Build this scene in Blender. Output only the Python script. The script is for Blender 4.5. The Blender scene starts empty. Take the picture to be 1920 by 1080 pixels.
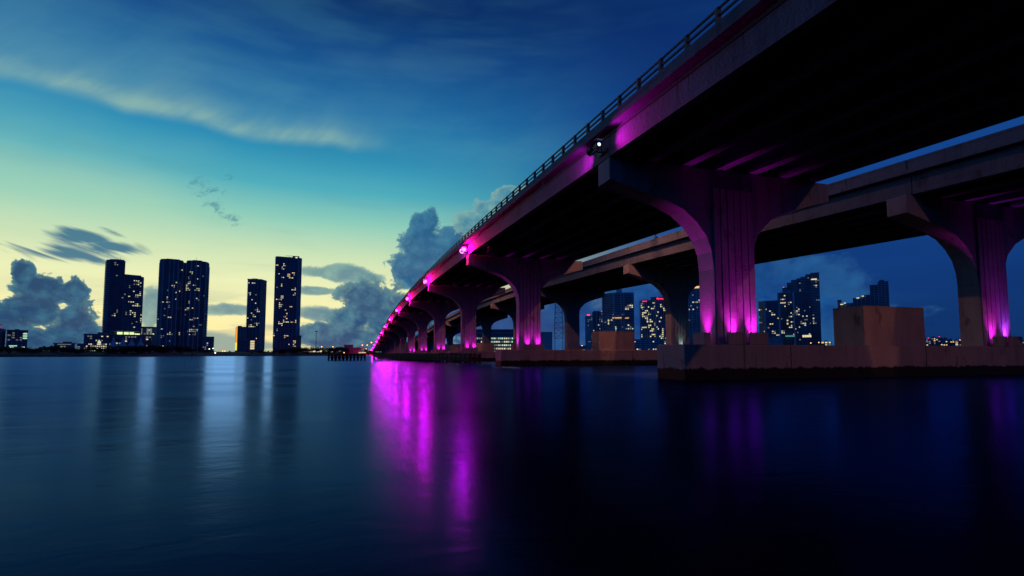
import bpy, math, random
import numpy as np
from mathutils import Vector

# ------------------------------------------------------------------ camera
LENS_PX, PITCH, HORIZON, VANISH = 950.0, math.radians(4.0), 664.0, 669.0
CAM_H = 1.52
ROW0 = HORIZON - LENS_PX * math.tan(PITCH)
YAW = math.atan((960 - VANISH) * math.cos(PITCH) / LENS_PX)
sc = bpy.context.scene
col = sc.collection
cam = bpy.data.cameras.new('camera')
cam.sensor_width = 36
cam.lens = LENS_PX / 1920 * 36
cam.shift_y = (ROW0 - 540) / 1920
cam.clip_end = 30000
cam.clip_start = 0.1
camo = bpy.data.objects.new('camera', cam)
camo.location = (0, 0, CAM_H)
camo.rotation_euler = (math.pi / 2 + PITCH, 0, -YAW)
col.objects.link(camo)
sc.camera = camo

FW = np.array([math.sin(YAW) * math.cos(PITCH), math.cos(YAW) * math.cos(PITCH), math.sin(PITCH)])
RT = np.array([math.cos(YAW), -math.sin(YAW), 0])
UP = np.cross(RT, FW)
FH = np.array([math.sin(YAW), math.cos(YAW), 0])
EYE = np.array([0, 0, CAM_H])


def ray(x, y):
    return (x - 960) / LENS_PX * RT - (y - ROW0) / LENS_PX * UP + FW


def on_water(x, y, z=0.0):
    d = ray(x, y)
    return EYE + d * (z - CAM_H) / d[2]


def at_depth(x, y, D):
    d = ray(x, y)
    return EYE + d * D / (d @ FH)


def at_u(x, y, u):
    d = ray(x, y)
    return EYE + d * u / d[0]


def azel(x, y):
    d = ray(x, y)
    d = d / np.linalg.norm(d)
    return math.degrees(math.atan2(d[0], d[1])), math.degrees(math.asin(d[2]))


# ------------------------------------------------------------------ render settings
sc.render.engine = 'CYCLES'
sc.cycles.use_denoising = True
try:
    sc.cycles.denoiser = 'OPENIMAGEDENOISE'
    sc.cycles.denoising_input_passes = 'RGB_ALBEDO_NORMAL'
    sc.cycles.denoising_prefilter = 'ACCURATE'
except Exception:
    pass
sc.cycles.max_bounces = 5
sc.cycles.diffuse_bounces = 3
sc.cycles.glossy_bounces = 3
sc.cycles.sample_clamp_indirect = 4.0
sc.cycles.caustics_reflective = False
sc.cycles.caustics_refractive = False
sc.cycles.use_light_tree = True
sc.view_settings.view_transform = 'Standard'
sc.view_settings.look = 'None'
sc.view_settings.exposure = 0.0
sc.view_settings.gamma = 1.0
sc.view_settings.use_curve_mapping = False


def lin(r, g, b):
    def c(v):
        v /= 255.0
        return v / 12.92 if v <= 0.04045 else ((v + 0.055) / 1.055) ** 2.4
    return (c(r), c(g), c(b), 1.0)


class NT:
    """small helper for building node trees"""

    def __init__(self, tree):
        self.t = tree
        self.n = tree.nodes
        self.l = tree.links

    def put(self, sock, v):
        if isinstance(v, bpy.types.NodeSocket):
            self.l.new(v, sock)
        elif v is not None:
            sock.default_value = v

    def m(self, op, a, b=None, c=None, clamp=False):
        nd = self.n.new('ShaderNodeMath')
        nd.operation = op
        nd.use_clamp = clamp
        for i, v in enumerate((a, b, c)):
            if v is not None:
                self.put(nd.inputs[i], v)
        return nd.outputs[0]

    def vm(self, op, a, b=None):
        nd = self.n.new('ShaderNodeVectorMath')
        nd.operation = op
        self.put(nd.inputs[0], a)
        if b is not None:
            if op == 'SCALE':
                self.put(nd.inputs['Scale'], b)
            else:
                self.put(nd.inputs[1], b)
        return nd.outputs['Value'] if op in ('LENGTH', 'DOT_PRODUCT', 'DISTANCE') else nd.outputs[0]

    def xyz(self, x, y, z):
        nd = self.n.new('ShaderNodeCombineXYZ')
        for i, v in enumerate((x, y, z)):
            self.put(nd.inputs[i], v)
        return nd.outputs[0]

    def sep(self, v):
        nd = self.n.new('ShaderNodeSeparateXYZ')
        self.put(nd.inputs[0], v)
        return nd.outputs

    def noise(self, vec, scale=1.0, detail=4.0, rough=0.5, dist=0.0, lac=2.0, dim='3D'):
        nd = self.n.new('ShaderNodeTexNoise')
        nd.noise_dimensions = dim
        if vec is not None:
            self.put(nd.inputs['Vector'], vec)
        nd.inputs['Scale'].default_value = scale
        nd.inputs['Detail'].default_value = detail
        nd.inputs['Roughness'].default_value = rough
        nd.inputs['Distortion'].default_value = dist
        nd.inputs['Lacunarity'].default_value = lac
        return nd.outputs[0]

    def ss(self, v, lo, hi, a=0.0, b=1.0):
        nd = self.n.new('ShaderNodeMapRange')
        nd.interpolation_type = 'SMOOTHSTEP'
        self.put(nd.inputs[0], v)
        nd.inputs[1].default_value = lo
        nd.inputs[2].default_value = hi
        nd.inputs[3].default_value = a
        nd.inputs[4].default_value = b
        return nd.outputs[0]

    def mix(self, f, a, b, kind='MIX'):
        nd = self.n.new('ShaderNodeMix')
        nd.data_type = 'RGBA'
        nd.blend_type = kind
        self.put(nd.inputs[0], f)
        self.put(nd.inputs[6], a)
        self.put(nd.inputs[7], b)
        return nd.outputs[2]

    def ramp(self, v, stops, interp='LINEAR'):
        nd = self.n.new('ShaderNodeValToRGB')
        cr = nd.color_ramp
        cr.interpolation = interp
        while len(cr.elements) < len(stops):
            cr.elements.new(0.5)
        for e, (p, c) in zip(cr.elements, stops):
            e.position = p
            e.color = c
        self.put(nd.inputs[0], v)
        return nd.outputs[0]


# ------------------------------------------------------------------ sky
SUN_AZ = azel(395, 640)[0]
world = bpy.data.worlds.new('World')
sc.world = world
world.use_nodes = True
wt = NT(world.node_tree)
wt.n.clear()
tc = wt.n.new('ShaderNodeTexCoord')
dx, dy, dz = wt.sep(wt.vm('NORMALIZE', tc.outputs['Generated']))
az = wt.m('MULTIPLY', wt.m('ARCTAN2', dx, dy), 57.29578)
el = wt.m('MULTIPLY', wt.m('ARCSINE', dz), 57.29578)
cosd = wt.m('COSINE', wt.m('MULTIPLY', wt.m('SUBTRACT', az, SUN_AZ), 0.0174533))
sunside = wt.m('POWER', wt.ss(cosd, math.cos(math.radians(56)), math.cos(math.radians(12))), 1.9)
elp = wt.m('ABSOLUTE', el)
e60 = wt.m('DIVIDE', elp, 60.0, clamp=True)
warm = wt.ramp(e60, [(0.0, lin(255, 232, 156)), (0.06, lin(252, 242, 176)), (0.12, lin(238, 241, 186)),
                     (0.17, lin(206, 228, 184)), (0.23, lin(144, 206, 186)), (0.285, lin(80, 174, 188)),
                     (0.35, lin(38, 138, 180)), (0.42, lin(20, 104, 162)), (0.50, lin(11, 72, 136)),
                     (0.58, lin(6, 46, 102)), (1.0, lin(3, 20, 52))])
cool = wt.ramp(e60, [(0.0, lin(12, 46, 98)), (0.10, lin(14, 54, 116)), (0.25, lin(18, 66, 138)),
                     (0.40, lin(16, 60, 132)), (0.55, lin(10, 44, 104)), (1.0, lin(3, 20, 54))])
sky = wt.mix(sunside, cool, warm)
P = wt.xyz(az, el, 0.0)
# broad thin stratus everywhere
strat = wt.noise(wt.vm('MULTIPLY', P, (0.045, 0.26, 1.0)), 1.0, 4, 0.5, 0.15)
sky = wt.mix(wt.m('MULTIPLY', wt.ss(strat, 0.48, 0.72), 0.10), sky,
             wt.mix(sunside, lin(24, 92, 150), lin(110, 178, 186)))
sky = wt.mix(wt.m('MULTIPLY', wt.ss(strat, 0.5, 0.28), 0.16), sky,
             wt.mix(sunside, lin(8, 34, 84), lin(70, 140, 160)))


def band(p0, p1, up_w, lo_w, amp_col, amp, frs, seed, sharp=0.45):
    """a long thin streak of high cloud between two points of the sky"""
    global sky
    a0, e0 = azel(*p0)
    a1, e1 = azel(*p1)
    L = math.hypot(a1 - a0, e1 - e0)
    cx, sx = (a1 - a0) / L, (e1 - e0) / L
    ra = wt.m('SUBTRACT', az, a0)
    re = wt.m('SUBTRACT', el, e0)
    s = wt.m('ADD', wt.m('MULTIPLY', ra, cx), wt.m('MULTIPLY', re, sx))
    t = wt.m('SUBTRACT', wt.m('MULTIPLY', re, cx), wt.m('MULTIPLY', ra, sx))
    sn = wt.m('DIVIDE', s, L)
    wob = wt.noise(wt.xyz(wt.m('MULTIPLY', s, 0.12), seed, 0.0), 1.0, 2, 0.5, 0.0, 2.0, '2D')
    t = wt.m('ADD', t, wt.m('MULTIPLY', wt.m('SUBTRACT', wob, 0.5), 2.2))
    fib = wt.noise(wt.xyz(wt.m('MULTIPLY', wt.m('SUBTRACT', s, wt.m('MULTIPLY', t, 0.9)), frs), wt.m('ADD', wt.m('MULTIPLY', t, 0.16), seed), 0.0), 1.0, 4, 0.55, 0.0, 2.0, '2D')
    core = wt.m('MULTIPLY', wt.ss(t, -lo_w, sharp), wt.m('POWER', 2.718, wt.m('MULTIPLY', wt.m('MAXIMUM', t, 0.0), -1.0 / up_w)))
    ends = wt.m('MULTIPLY', wt.ss(sn, -0.35, 0.15), wt.ss(sn, 1.08, 0.72))
    fib = wt.ss(fib, 0.25, 0.74, 0.38, 1.0)
    a = wt.m('MULTIPLY', wt.m('MULTIPLY', core, ends), wt.m('MULTIPLY', fib, amp))
    sky = wt.mix(a, sky, amp_col)


band((-30, 126), (720, 276), 1.1, 1.0, lin(172, 206, 172), 0.95, 0.24, 3.1, 0.9)
band((-120, 40), (420, 190), 2.2, 1.6, lin(110, 172, 176), 0.34, 0.22, 5.3, 1.6)
band((60, 60), (1180, 330), 5.0, 3.0, lin(90, 156, 176), 0.38, 0.12, 7.7, 3.0)
band((-250, 250), (420, 420), 3.0, 2.0, lin(205, 222, 178), 0.30, 0.10, 11.2, 2.0)


def blobs(pts):
    """union of soft ellipses in the sky, given as pixel centre and pixel radii"""
    out = None
    for (x, y, rx, ry) in pts:
        a, e = azel(x, y)
        a2 = azel(x + rx, y)[0] - a
        e2 = azel(x, y - ry)[1] - e
        d = wt.vm('LENGTH', wt.vm('MULTIPLY', wt.vm('SUBTRACT', P, (a, e, 0)), (1 / a2, 1 / e2, 0)))
        v = wt.m('SUBTRACT', 1.0, d)
        out = v if out is None else wt.m('MAXIMUM', out, v)
    return out


def cumulus(pts, seed, dark, mid, rim, amp=1.0, nscale=0.42, soft=0.10, rimw=0.55):
    global sky
    f = blobs(pts)
    q = wt.vm('ADD', wt.vm('MULTIPLY', P, (1.0, 1.15, 1.0)), (seed, seed * 1.7, seed))
    n1 = wt.noise(q, nscale, 6, 0.60, 0.22)
    n2 = wt.noise(wt.vm('ADD', q, (-0.55, 0.75, 0.0)), nscale, 6, 0.60, 0.22)
    dens = wt.m('ADD', wt.m('MULTIPLY', f, 0.95), wt.m('MULTIPLY', wt.m('SUBTRACT', n1, 0.49), 1.7))
    cov = wt.m('MULTIPLY', wt.ss(dens, 0.02, 0.02 + soft), amp)
    relief = wt.m('SUBTRACT', n1, n2)
    lit = wt.ss(relief, -0.16, 0.30)
    body = wt.mix(lit, dark, mid)
    edge = wt.ss(dens, 0.05 + soft + rimw * 0.35, 0.03)
    body = wt.mix(wt.m('MULTIPLY', edge, 0.55), body, rim)
    sky = wt.mix(cov, sky, body)


# dark flat banks close to the horizon
low = wt.noise(wt.vm('MULTIPLY', P, (0.07, 0.42, 1.0)), 1.0, 4, 0.55, 0.2)
lowm = wt.m('MULTIPLY', wt.ss(low, 0.47, 0.60), wt.ss(elp, 7.5, 2.0))
sky = wt.mix(wt.m('MULTIPLY', lowm, 0.75), sky, wt.mix(sunside, lin(14, 52, 108), lin(96, 146, 158)))
# blue bank that closes the low sky to the right of the sunset
cumulus([(880, 615, 190, 74), (1050, 610, 240, 96), (1230, 590, 260, 120), (1420, 580, 300, 130)],
        31.7, lin(14, 58, 122), lin(30, 88, 150), lin(60, 122, 164), 0.97, 0.22, 0.45)
# grey-blue stratus shelf and bank right of the towers
cumulus([(640, 512, 95, 18), (690, 520, 50, 16), (600, 545, 50, 10), (600, 590, 70, 16), (430, 580, 60, 14), (285, 575, 26, 40)],
        21.3, lin(58, 118, 146), lin(120, 168, 164), lin(170, 200, 170), 0.85, 0.30, 0.30)
cumulus([(690, 566, 62, 46), (660, 598, 55, 36), (725, 600, 62, 56), (620, 628, 82, 26), (690, 636, 150, 28), (770, 600, 70, 80)],
        5.1, lin(24, 74, 120), lin(78, 130, 150), lin(132, 174, 160), 0.97, 0.40, 0.14, 0.7)
cumulus([(800, 462, 60, 60), (775, 505, 46, 48), (850, 480, 70, 70), (795, 425, 34, 34)],
        13.9, lin(32, 88, 134), lin(62, 122, 156), lin(110, 165, 170), 0.96, 0.44, 0.14)
cumulus([(925, 395, 46, 26), (900, 420, 60, 30), (960, 365, 40, 20)],
        2.2, lin(62, 128, 156), lin(128, 172, 168), lin(168, 192, 166), 0.85, 0.5, 0.2)
# big cumulus on the left
cumulus([(44, 516, 24, 30), (92, 545, 66, 32), (134, 548, 36, 30), (60, 582, 62, 40), (20, 620, 56, 54), (146, 618, 52, 58),
         (80, 648, 150, 44), (-80, 610, 90, 80)],
        9.4, lin(20, 68, 110), lin(50, 108, 138), lin(104, 156, 154), 0.98, 0.60, 0.10, 0.6)
# torn dark streaks
wsp = blobs([(135, 476, 110, 26), (165, 444, 76, 24), (205, 464, 84, 20)])
ws = wt.m('MULTIPLY', wt.m('SUBTRACT', az, wt.m('MULTIPLY', el, -1.6)), 0.30)
wn = wt.noise(wt.xyz(ws, wt.m('MULTIPLY', wt.m('ADD', el, wt.m('MULTIPLY', az, 0.25)), 0.95), 4.0), 1.0, 5, 0.5, 0.5)
wd = wt.m('ADD', wt.m('MULTIPLY', wsp, 0.7), wt.m('MULTIPLY', wt.m('SUBTRACT', wn, 0.50), 1.5))
sky = wt.mix(wt.m('MULTIPLY', wt.ss(wd, 0.06, 0.42), wt.ss(el, 15.0, 11.0, 0.45, 0.92)), sky, lin(46, 110, 142))

wsp = blobs([(421, 330, 22, 10), (438, 410, 34, 20), (385, 352, 44, 28), (405, 385, 36, 30)])
wn = wt.noise(wt.xyz(wt.m('MULTIPLY', az, 0.9), wt.m('MULTIPLY', wt.m('ADD', el, wt.m('MULTIPLY', az, -0.4)), 1.3), 9.0), 1.0, 6, 0.62, 0.6)
wd = wt.m('ADD', wt.m('MULTIPLY', wsp, 0.8), wt.m('MULTIPLY', wt.m('SUBTRACT', wn, 0.56), 3.4))
sky = wt.mix(wt.m('MULTIPLY', wt.m('MULTIPLY', wt.ss(wd, 0.05, 0.8), wt.ss(wsp, 0.0, 0.35)), 0.62), sky, lin(62, 128, 152))

nish = wt.n.new('ShaderNodeTexSky')
nish.sky_type = 'NISHITA'
nish.sun_disc = False
nish.sun_elevation = math.radians(1.0)
nish.sun_rotation = math.radians(SUN_AZ)
sky = wt.mix(1.0, sky, wt.vm('SCALE', nish.outputs[0], 0.0008), 'ADD')
bg = wt.n.new('ShaderNodeBackground')
wt.put(bg.inputs[0], sky)
bg.inputs[1].default_value = 1.0
wo = wt.n.new('ShaderNodeOutputWorld')
wt.l.new(bg.outputs[0], wo.inputs[0])
world.cycles.sampling_method = 'MANUAL'
world.cycles.sample_map_resolution = 512

# last trace of the sun on the horizon
sun = bpy.data.lights.new('sun', 'SUN')
sun.energy = 0.10
sun.angle = math.radians(12)
sun.color = (1.0, 0.80, 0.55)
suno = bpy.data.objects.new('sun', sun)
_a, _e = math.radians(SUN_AZ), math.radians(3)
suno.rotation_euler = Vector((-math.sin(_a) * math.cos(_e), -math.cos(_a) * math.cos(_e), -math.sin(_e))).to_track_quat('-Z', 'Y').to_euler()
col.objects.link(suno)


# ------------------------------------------------------------------ materials
def mat(name, color, rough=0.7, metal=0.0, var=0.0, scale=1.0, bump=0.0, bscale=8.0, spec=0.5):
    m = bpy.data.materials.new(name)
    m.use_nodes = True
    t = NT(m.node_tree)
    b = t.n['Principled BSDF']
    b.inputs['Roughness'].default_value = rough
    b.inputs['Metallic'].default_value = metal
    b.inputs['Specular IOR Level'].default_value = spec
    c = (*color, 1.0) if len(color) == 3 else color
    if var > 0:
        tcn = t.n.new('ShaderNodeTexCoord')
        n = t.noise(tcn.outputs['Object'], scale, 6, 0.6)
        lo = tuple(v * (1 - var) for v in c[:3]) + (1,)
        hi = tuple(min(1, v * (1 + var)) for v in c[:3]) + (1,)
        t.put(b.inputs['Base Color'], t.ramp(n, [(0.3, lo), (0.7, hi)]))
        if bump:
            bn = t.n.new('ShaderNodeBump')
            bn.inputs['Strength'].default_value = bump
            bn.inputs['Distance'].default_value = 0.05
            t.put(bn.inputs['Height'], t.noise(tcn.outputs['Object'], bscale, 5, 0.6))
            t.put(b.inputs['Normal'], bn.outputs[0])
    else:
        b.inputs['Base Color'].default_value = c
    return m


def glow(name, color, strength):
    m = bpy.data.materials.new(name)
    m.use_nodes = True
    b = m.node_tree.nodes['Principled BSDF']
    b.inputs['Base Color'].default_value = (0.1, 0.1, 0.1, 1)
    b.inputs['Emission Color'].default_value = (*color, 1)
    b.inputs['Emission Strength'].default_value = strength
    if strength < 4.9:
        m.cycles.emission_sampling = 'NONE'
    return m


def concrete(name, base, streak=0.5, algae=False):
    m = bpy.data.materials.new(name)
    m.use_nodes = True
    t = NT(m.node_tree)
    b = t.n['Principled BSDF']
    g = t.n.new('ShaderNodeNewGeometry')
    pos = g.outputs['Position']
    n1 = t.noise(pos, 0.35, 8, 0.62)
    n2 = t.noise(t.vm('MULTIPLY', pos, (1.6, 1.6, 0.16)), 1.0, 6, 0.6)
    n3 = t.noise(pos, 7.0, 5, 0.6)
    v = t.m('ADD', t.m('MULTIPLY', n1, 0.55), t.m('ADD', t.m('MULTIPLY', n2, streak * 0.6), t.m('MULTIPLY', n3, 0.22)))
    lo = tuple(c * 0.40 for c in base) + (1,)
    hi = tuple(c * 1.40 for c in base) + (1,)
    c = t.ramp(v, [(0.30, lo), (0.50, (*base, 1)), (0.74, hi)])
    # rust and grime stains with their own shapes
    st = t.m('MAXIMUM', t.ss(t.noise(t.vm('MULTIPLY', pos, (0.9, 0.9, 0.45)), 0.9, 6, 0.65, 0.3), 0.58, 0.68), t.ss(t.noise(t.vm('MULTIPLY', pos, (2.6, 2.6, 0.12)), 1.0, 4, 0.6), 0.60, 0.72))
    c = t.mix(t.m('MULTIPLY', st, 0.75), c, (base[0] * 0.42, base[1] * 0.34, base[2] * 0.27, 1))
    if algae:
        _, _, z = t.sep(pos)
        zz = t.m('ADD', z, t.m('MULTIPLY', t.m('SUBTRACT', t.noise(t.vm('MULTIPLY', pos, (2.2, 2.2, 0.5)), 1.0, 6, 0.65), 0.5), 0.55))
        c = t.mix(t.ss(zz, 0.74, 0.62), c, (0.012, 0.014, 0.010, 1))
    t.put(b.inputs['Base Color'], c)
    b.inputs['Roughness'].default_value = 0.85
    b.inputs['Specular IOR Level'].default_value = 0.25
    bn = t.n.new('ShaderNodeBump')
    bn.inputs['Strength'].default_value = 0.6
    bn.inputs['Distance'].default_value = 0.05
    t.put(bn.inputs['Height'], t.m('ADD', n3, t.m('MULTIPLY', n2, 0.8)))
    t.put(b.inputs['Normal'], bn.outputs[0])
    return m


M = {}
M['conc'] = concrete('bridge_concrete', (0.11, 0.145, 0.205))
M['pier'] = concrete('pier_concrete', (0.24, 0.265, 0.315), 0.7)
M['foot'] = concrete('footing_concrete', (0.23, 0.205, 0.20), 0.9, True)
M['rail'] = mat('rail_metal', (0.09, 0.095, 0.10), 0.6, 0.0, 0.3, 2.0)
M['asph'] = mat('asphalt', (0.05, 0.05, 0.05), 0.9, 0, 0.3, 0.5)
M['dark'] = mat('dark_metal', (0.06, 0.065, 0.07), 0.5, 0.6, 0.2, 3.0)
M['plate'] = mat('shield_plate', (0.32, 0.34, 0.36), 0.45, 0.3, 0.2, 3.0)
M['wood'] = mat('wet_timber', (0.018, 0.015, 0.013), 0.8, 0, 0.4, 1.5, 0.4)
M['leaf'] = mat('foliage', (0.035, 0.055, 0.025), 0.8, 0, 0.5, 0.4)
M['bark'] = mat('bark', (0.06, 0.045, 0.035), 0.9, 0, 0.3, 2.0)
M['land'] = mat('land', (0.03, 0.035, 0.022), 0.95, 0, 0.5, 0.03)
M['rock'] = mat('seawall_rock', (0.12, 0.115, 0.11), 0.9, 0, 0.5, 0.25, 0.6, 0.8)
M['glass'] = mat('dark_glass', (0.085, 0.12, 0.19), 0.25, 0, 0.3, 0.05, spec=0.4)
M['glassb'] = mat('blue_glass', (0.10, 0.15, 0.23), 0.25, 0, 0.3, 0.05, spec=0.5)
M['slab'] = mat('slab_paint', (0.66, 0.70, 0.74), 0.7, 0, 0.25, 0.05)
M['slabd'] = mat('slab_dark', (0.36, 0.41, 0.48), 0.7, 0, 0.25, 0.05)
M['wall'] = mat('grey_wall', (0.58, 0.60, 0.63), 0.8, 0, 0.2, 0.05)
M['walld'] = mat('dark_wall', (0.20, 0.22, 0.26), 0.8, 0, 0.2, 0.05)
M['wallp'] = mat('pink_wall', (0.34, 0.25, 0.24), 0.8, 0, 0.2, 0.05)
M['white'] = mat('white_fabric', (0.62, 0.66, 0.72), 0.6, 0, 0.08, 0.3)
M['steel'] = mat('mast_steel', (0.10, 0.11, 0.13), 0.6, 0.3, 0.2, 1.0)
M['w1'] = glow('window_warm', (1.0, 0.80, 0.44), 0.95)
M['w2'] = glow('window_pale', (0.95, 0.90, 0.60), 0.80)
M['w3'] = glow('window_dim', (0.72, 0.72, 0.60), 0.25)
M['w4'] = glow('window_orange', (1.0, 0.55, 0.20), 1.1)
M['wg'] = glow('window_green', (0.55, 0.95, 0.62), 0.9)
M['wb'] = glow('window_bluegreen', (0.20, 0.75, 0.65), 0.6)
M['wflood'] = glow('lit_terrace', (0.85, 1.0, 0.45), 1.2)
M['red'] = glow('red_sign', (1.0, 0.03, 0.10), 2.2)
M['pinks'] = glow('pink_sign', (1.0, 0.05, 0.30), 1.6)
M['worange'] = glow('facade_glow_strip', (1.0, 0.36, 0.03), 1.0)  # emissive orange standing for light falling on a facade
M['wyellow'] = glow('facade_glow_base', (0.95, 0.75, 0.06), 1.1)  # emissive yellow standing for uplight at the facade foot
M['sodium'] = glow('sodium_lens', (1.0, 0.45, 0.12), 60.0)
M['sodfar'] = glow('sodium_far', (1.0, 0.42, 0.10), 3.4)
M['whitelamp'] = glow('white_lamp', (1.0, 0.92, 0.62), 2.6)
M['magenta'] = glow('magenta_lens', (1.0, 0.00010, 0.15), 5200.0)
M['magsoft'] = glow('magenta_lens_soft', (1.0, 0.0003, 0.17), 1700.0)
M['bluelens'] = glow('blue_white_lens', (0.45, 0.62, 1.0), 3.0)
M['uplens'] = glow('uplight_lens', (1.0, 0.10, 0.9), 14.0)
M['uplensw'] = glow('uplight_white', (0.8, 1.0, 0.8), 6.0)

MAG = (1.0, 0.01, 0.66)


# ------------------------------------------------------------------ mesh helpers
class MB:
    def __init__(self):
        self.v = []
        self.f = []

    def box(self, x0, x1, y0, y1, z0, z1):
        o = len(self.v)
        self.v += [(x, y, z) for z in (z0, z1) for (x, y) in ((x0, y0), (x1, y0), (x1, y1), (x0, y1))]
        self.f += [tuple(o + i for i in q) for q in ((3, 2, 1, 0), (4, 5, 6, 7), (0, 1, 5, 4), (1, 2, 6, 5), (2, 3, 7, 6), (3, 0, 4, 7))]
        return self

    def bar(self, a, b, r, n=4):
        a, b = Vector(a), Vector(b)
        d = (b - a).normalized()
        s = d.cross(Vector((0, 0, 1)) if abs(d.z) < 0.95 else Vector((1, 0, 0))).normalized()
        t = d.cross(s)
        ra, rb = r if isinstance(r, tuple) else (r, r)
        o = len(self.v)
        for p, q in ((a, ra), (b, rb)):
            for k in range(n):
                w = 2 * math.pi * (k + 0.5) / n
                self.v.append(tuple(p + s * (q * math.cos(w)) + t * (q * math.sin(w))))
        for k in range(n):
            k2 = (k + 1) % n
            self.f.append((o + k, o + k2, o + n + k2, o + n + k))
        self.f.append(tuple(o + k for k in reversed(range(n))))
        self.f.append(tuple(o + n + k for k in range(n)))
        return self

    def prism(self, poly, z0, z1):
        """poly counter-clockwise in x,y"""
        o = len(self.v)
        n = len(poly)
        self.v += [(x, y, z0) for x, y in poly] + [(x, y, z1) for x, y in poly]
        self.f.append(tuple(o + k for k in reversed(range(n))))
        self.f.append(tuple(o + n + k for k in range(n)))
        for k in range(n):
            k2 = (k + 1) % n
            self.f.append((o + k, o + k2, o + n + k2, o + n + k))
        return self

    def loft(self, sections, close=True):
        """rings of equal length joined one to the next"""
        o = len(self.v)
        n = len(sections[0])
        for s in sections:
            self.v += [tuple(p) for p in s]
        for i in range(len(sections) - 1):
            for k in range(n if close else n - 1):
                k2 = (k + 1) % n
                self.f.append((o + i * n + k, o + i * n + k2, o + (i + 1) * n + k2, o + (i + 1) * n + k))
        if close:
            self.f.append(tuple(o + k for k in reversed(range(n))))
            self.f.append(tuple(o + (len(sections) - 1) * n + k for k in range(n)))
        return self

    def mesh(self, name, m):
        me = bpy.data.meshes.new(name)
        me.from_pydata(self.v, [], self.f)
        me.update()
        me.materials.append(M[m] if isinstance(m, str) else m)
        return me

    def build(self, name, m, parent=None, loc=None):
        return put(name, self.mesh(name, m), parent, loc)


def put(name, me, parent=None, loc=None, rot=None, scale=None):
    o = bpy.data.objects.new(name, me)
    col.objects.link(o)
    if parent is not None:
        o.parent = parent
    if loc is not None:
        o.location = loc
    if rot is not None:
        o.rotation_euler = rot
    if scale is not None:
        o.scale = scale
    return o


def tag(o, label=None, cat=None, group=None, kind=None):
    if label:
        o['label'] = label
    if cat:
        o['category'] = cat
    if group:
        o['group'] = group
    if kind:
        o['kind'] = kind
    return o


def thing(name, label, cat, loc=(0, 0, 0), rz=0.0, group=None):
    o = bpy.data.objects.new(name, None)
    o.empty_display_size = 0.5
    col.objects.link(o)
    o.location = loc
    o.rotation_euler = (0, 0, rz)
    return tag(o, label, cat, group)


def bevel(o, w, seg=2):
    b = o.modifiers.new('bevel', 'BEVEL')
    b.width = w
    b.segments = seg
    b.limit_method = 'ANGLE'
    return o


def lamp(name, parent, loc, aim, energy, color, radius, size_deg=60, blend=0.6, kind='SPOT'):
    l = bpy.data.lights.new(name, kind)
    l.energy = energy
    l.color = color
    l.shadow_soft_size = radius
    if kind == 'SPOT':
        l.spot_size = math.radians(size_deg)
        l.spot_blend = blend
    o = bpy.data.objects.new(name, l)
    col.objects.link(o)
    o.parent = parent
    o.location = loc
    if aim is not None:
        o.rotation_euler = Vector(aim).to_track_quat('-Z', 'Y').to_euler()
    return o


ORD = ['nearest', 'second', 'third', 'fourth', 'fifth', 'sixth', 'seventh', 'eighth', 'ninth', 'tenth', 'eleventh', 'twelfth', 'thirteenth', 'fourteenth']

# ------------------------------------------------------------------ water
mw = bpy.data.materials.new('bay_water')
mw.use_nodes = True
t = NT(mw.node_tree)
b = t.n['Principled BSDF']
t.n.remove(b)
b = t.n.new('ShaderNodeBsdfAnisotropic')
b.inputs['Color'].default_value = (0.085, 0.225, 0.60, 1)
deep = t.n.new('ShaderNodeBsdfDiffuse')
deep.inputs['Color'].default_value = (0.001, 0.003, 0.007, 1)
fr = t.n.new('ShaderNodeFresnel')
fr.inputs['IOR'].default_value = 1.21
mx = t.n.new('ShaderNodeMixShader')
t.l.new(fr.outputs[0], mx.inputs[0])
t.l.new(deep.outputs[0], mx.inputs[1])
t.l.new(b.outputs[0], mx.inputs[2])
t.l.new(mx.outputs[0], t.n['Material Output'].inputs[0])
g = t.n.new('ShaderNodeNewGeometry')
pos = g.outputs['Position']
big = t.noise(t.vm('MULTIPLY', pos, (0.05, 0.16, 1)), 1.0, 4, 0.55)
t.put(b.inputs['Roughness'], t.ss(big, 0.3, 0.7, 0.175, 0.235))
rp = t.noise(t.vm('MULTIPLY', pos, (1.6, 2.6, 1)), 1.0, 4, 0.6, 0.4, 2.0, '2D')
sw = t.noise(t.vm('MULTIPLY', pos, (0.25, 0.6, 1)), 1.0, 3, 0.5, 0.2, 2.0, '2D')
bn = t.n.new('ShaderNodeBump')
bn.inputs['Strength'].default_value = 0.085
bn.inputs['Distance'].default_value = 0.2
t.put(bn.inputs['Height'], t.m('ADD', t.m('MULTIPLY', rp, 0.30), sw))
t.put(b.inputs['Normal'], bn.outputs[0])
S = 12000
wm = MB()
wm.v = [(-S, -S, 0), (S, -S, 0), (S, S, 0), (-S, S, 0)]
wm.f = [(0, 1, 2, 3)]
tag(wm.build('water', mw), kind='structure')

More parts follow.
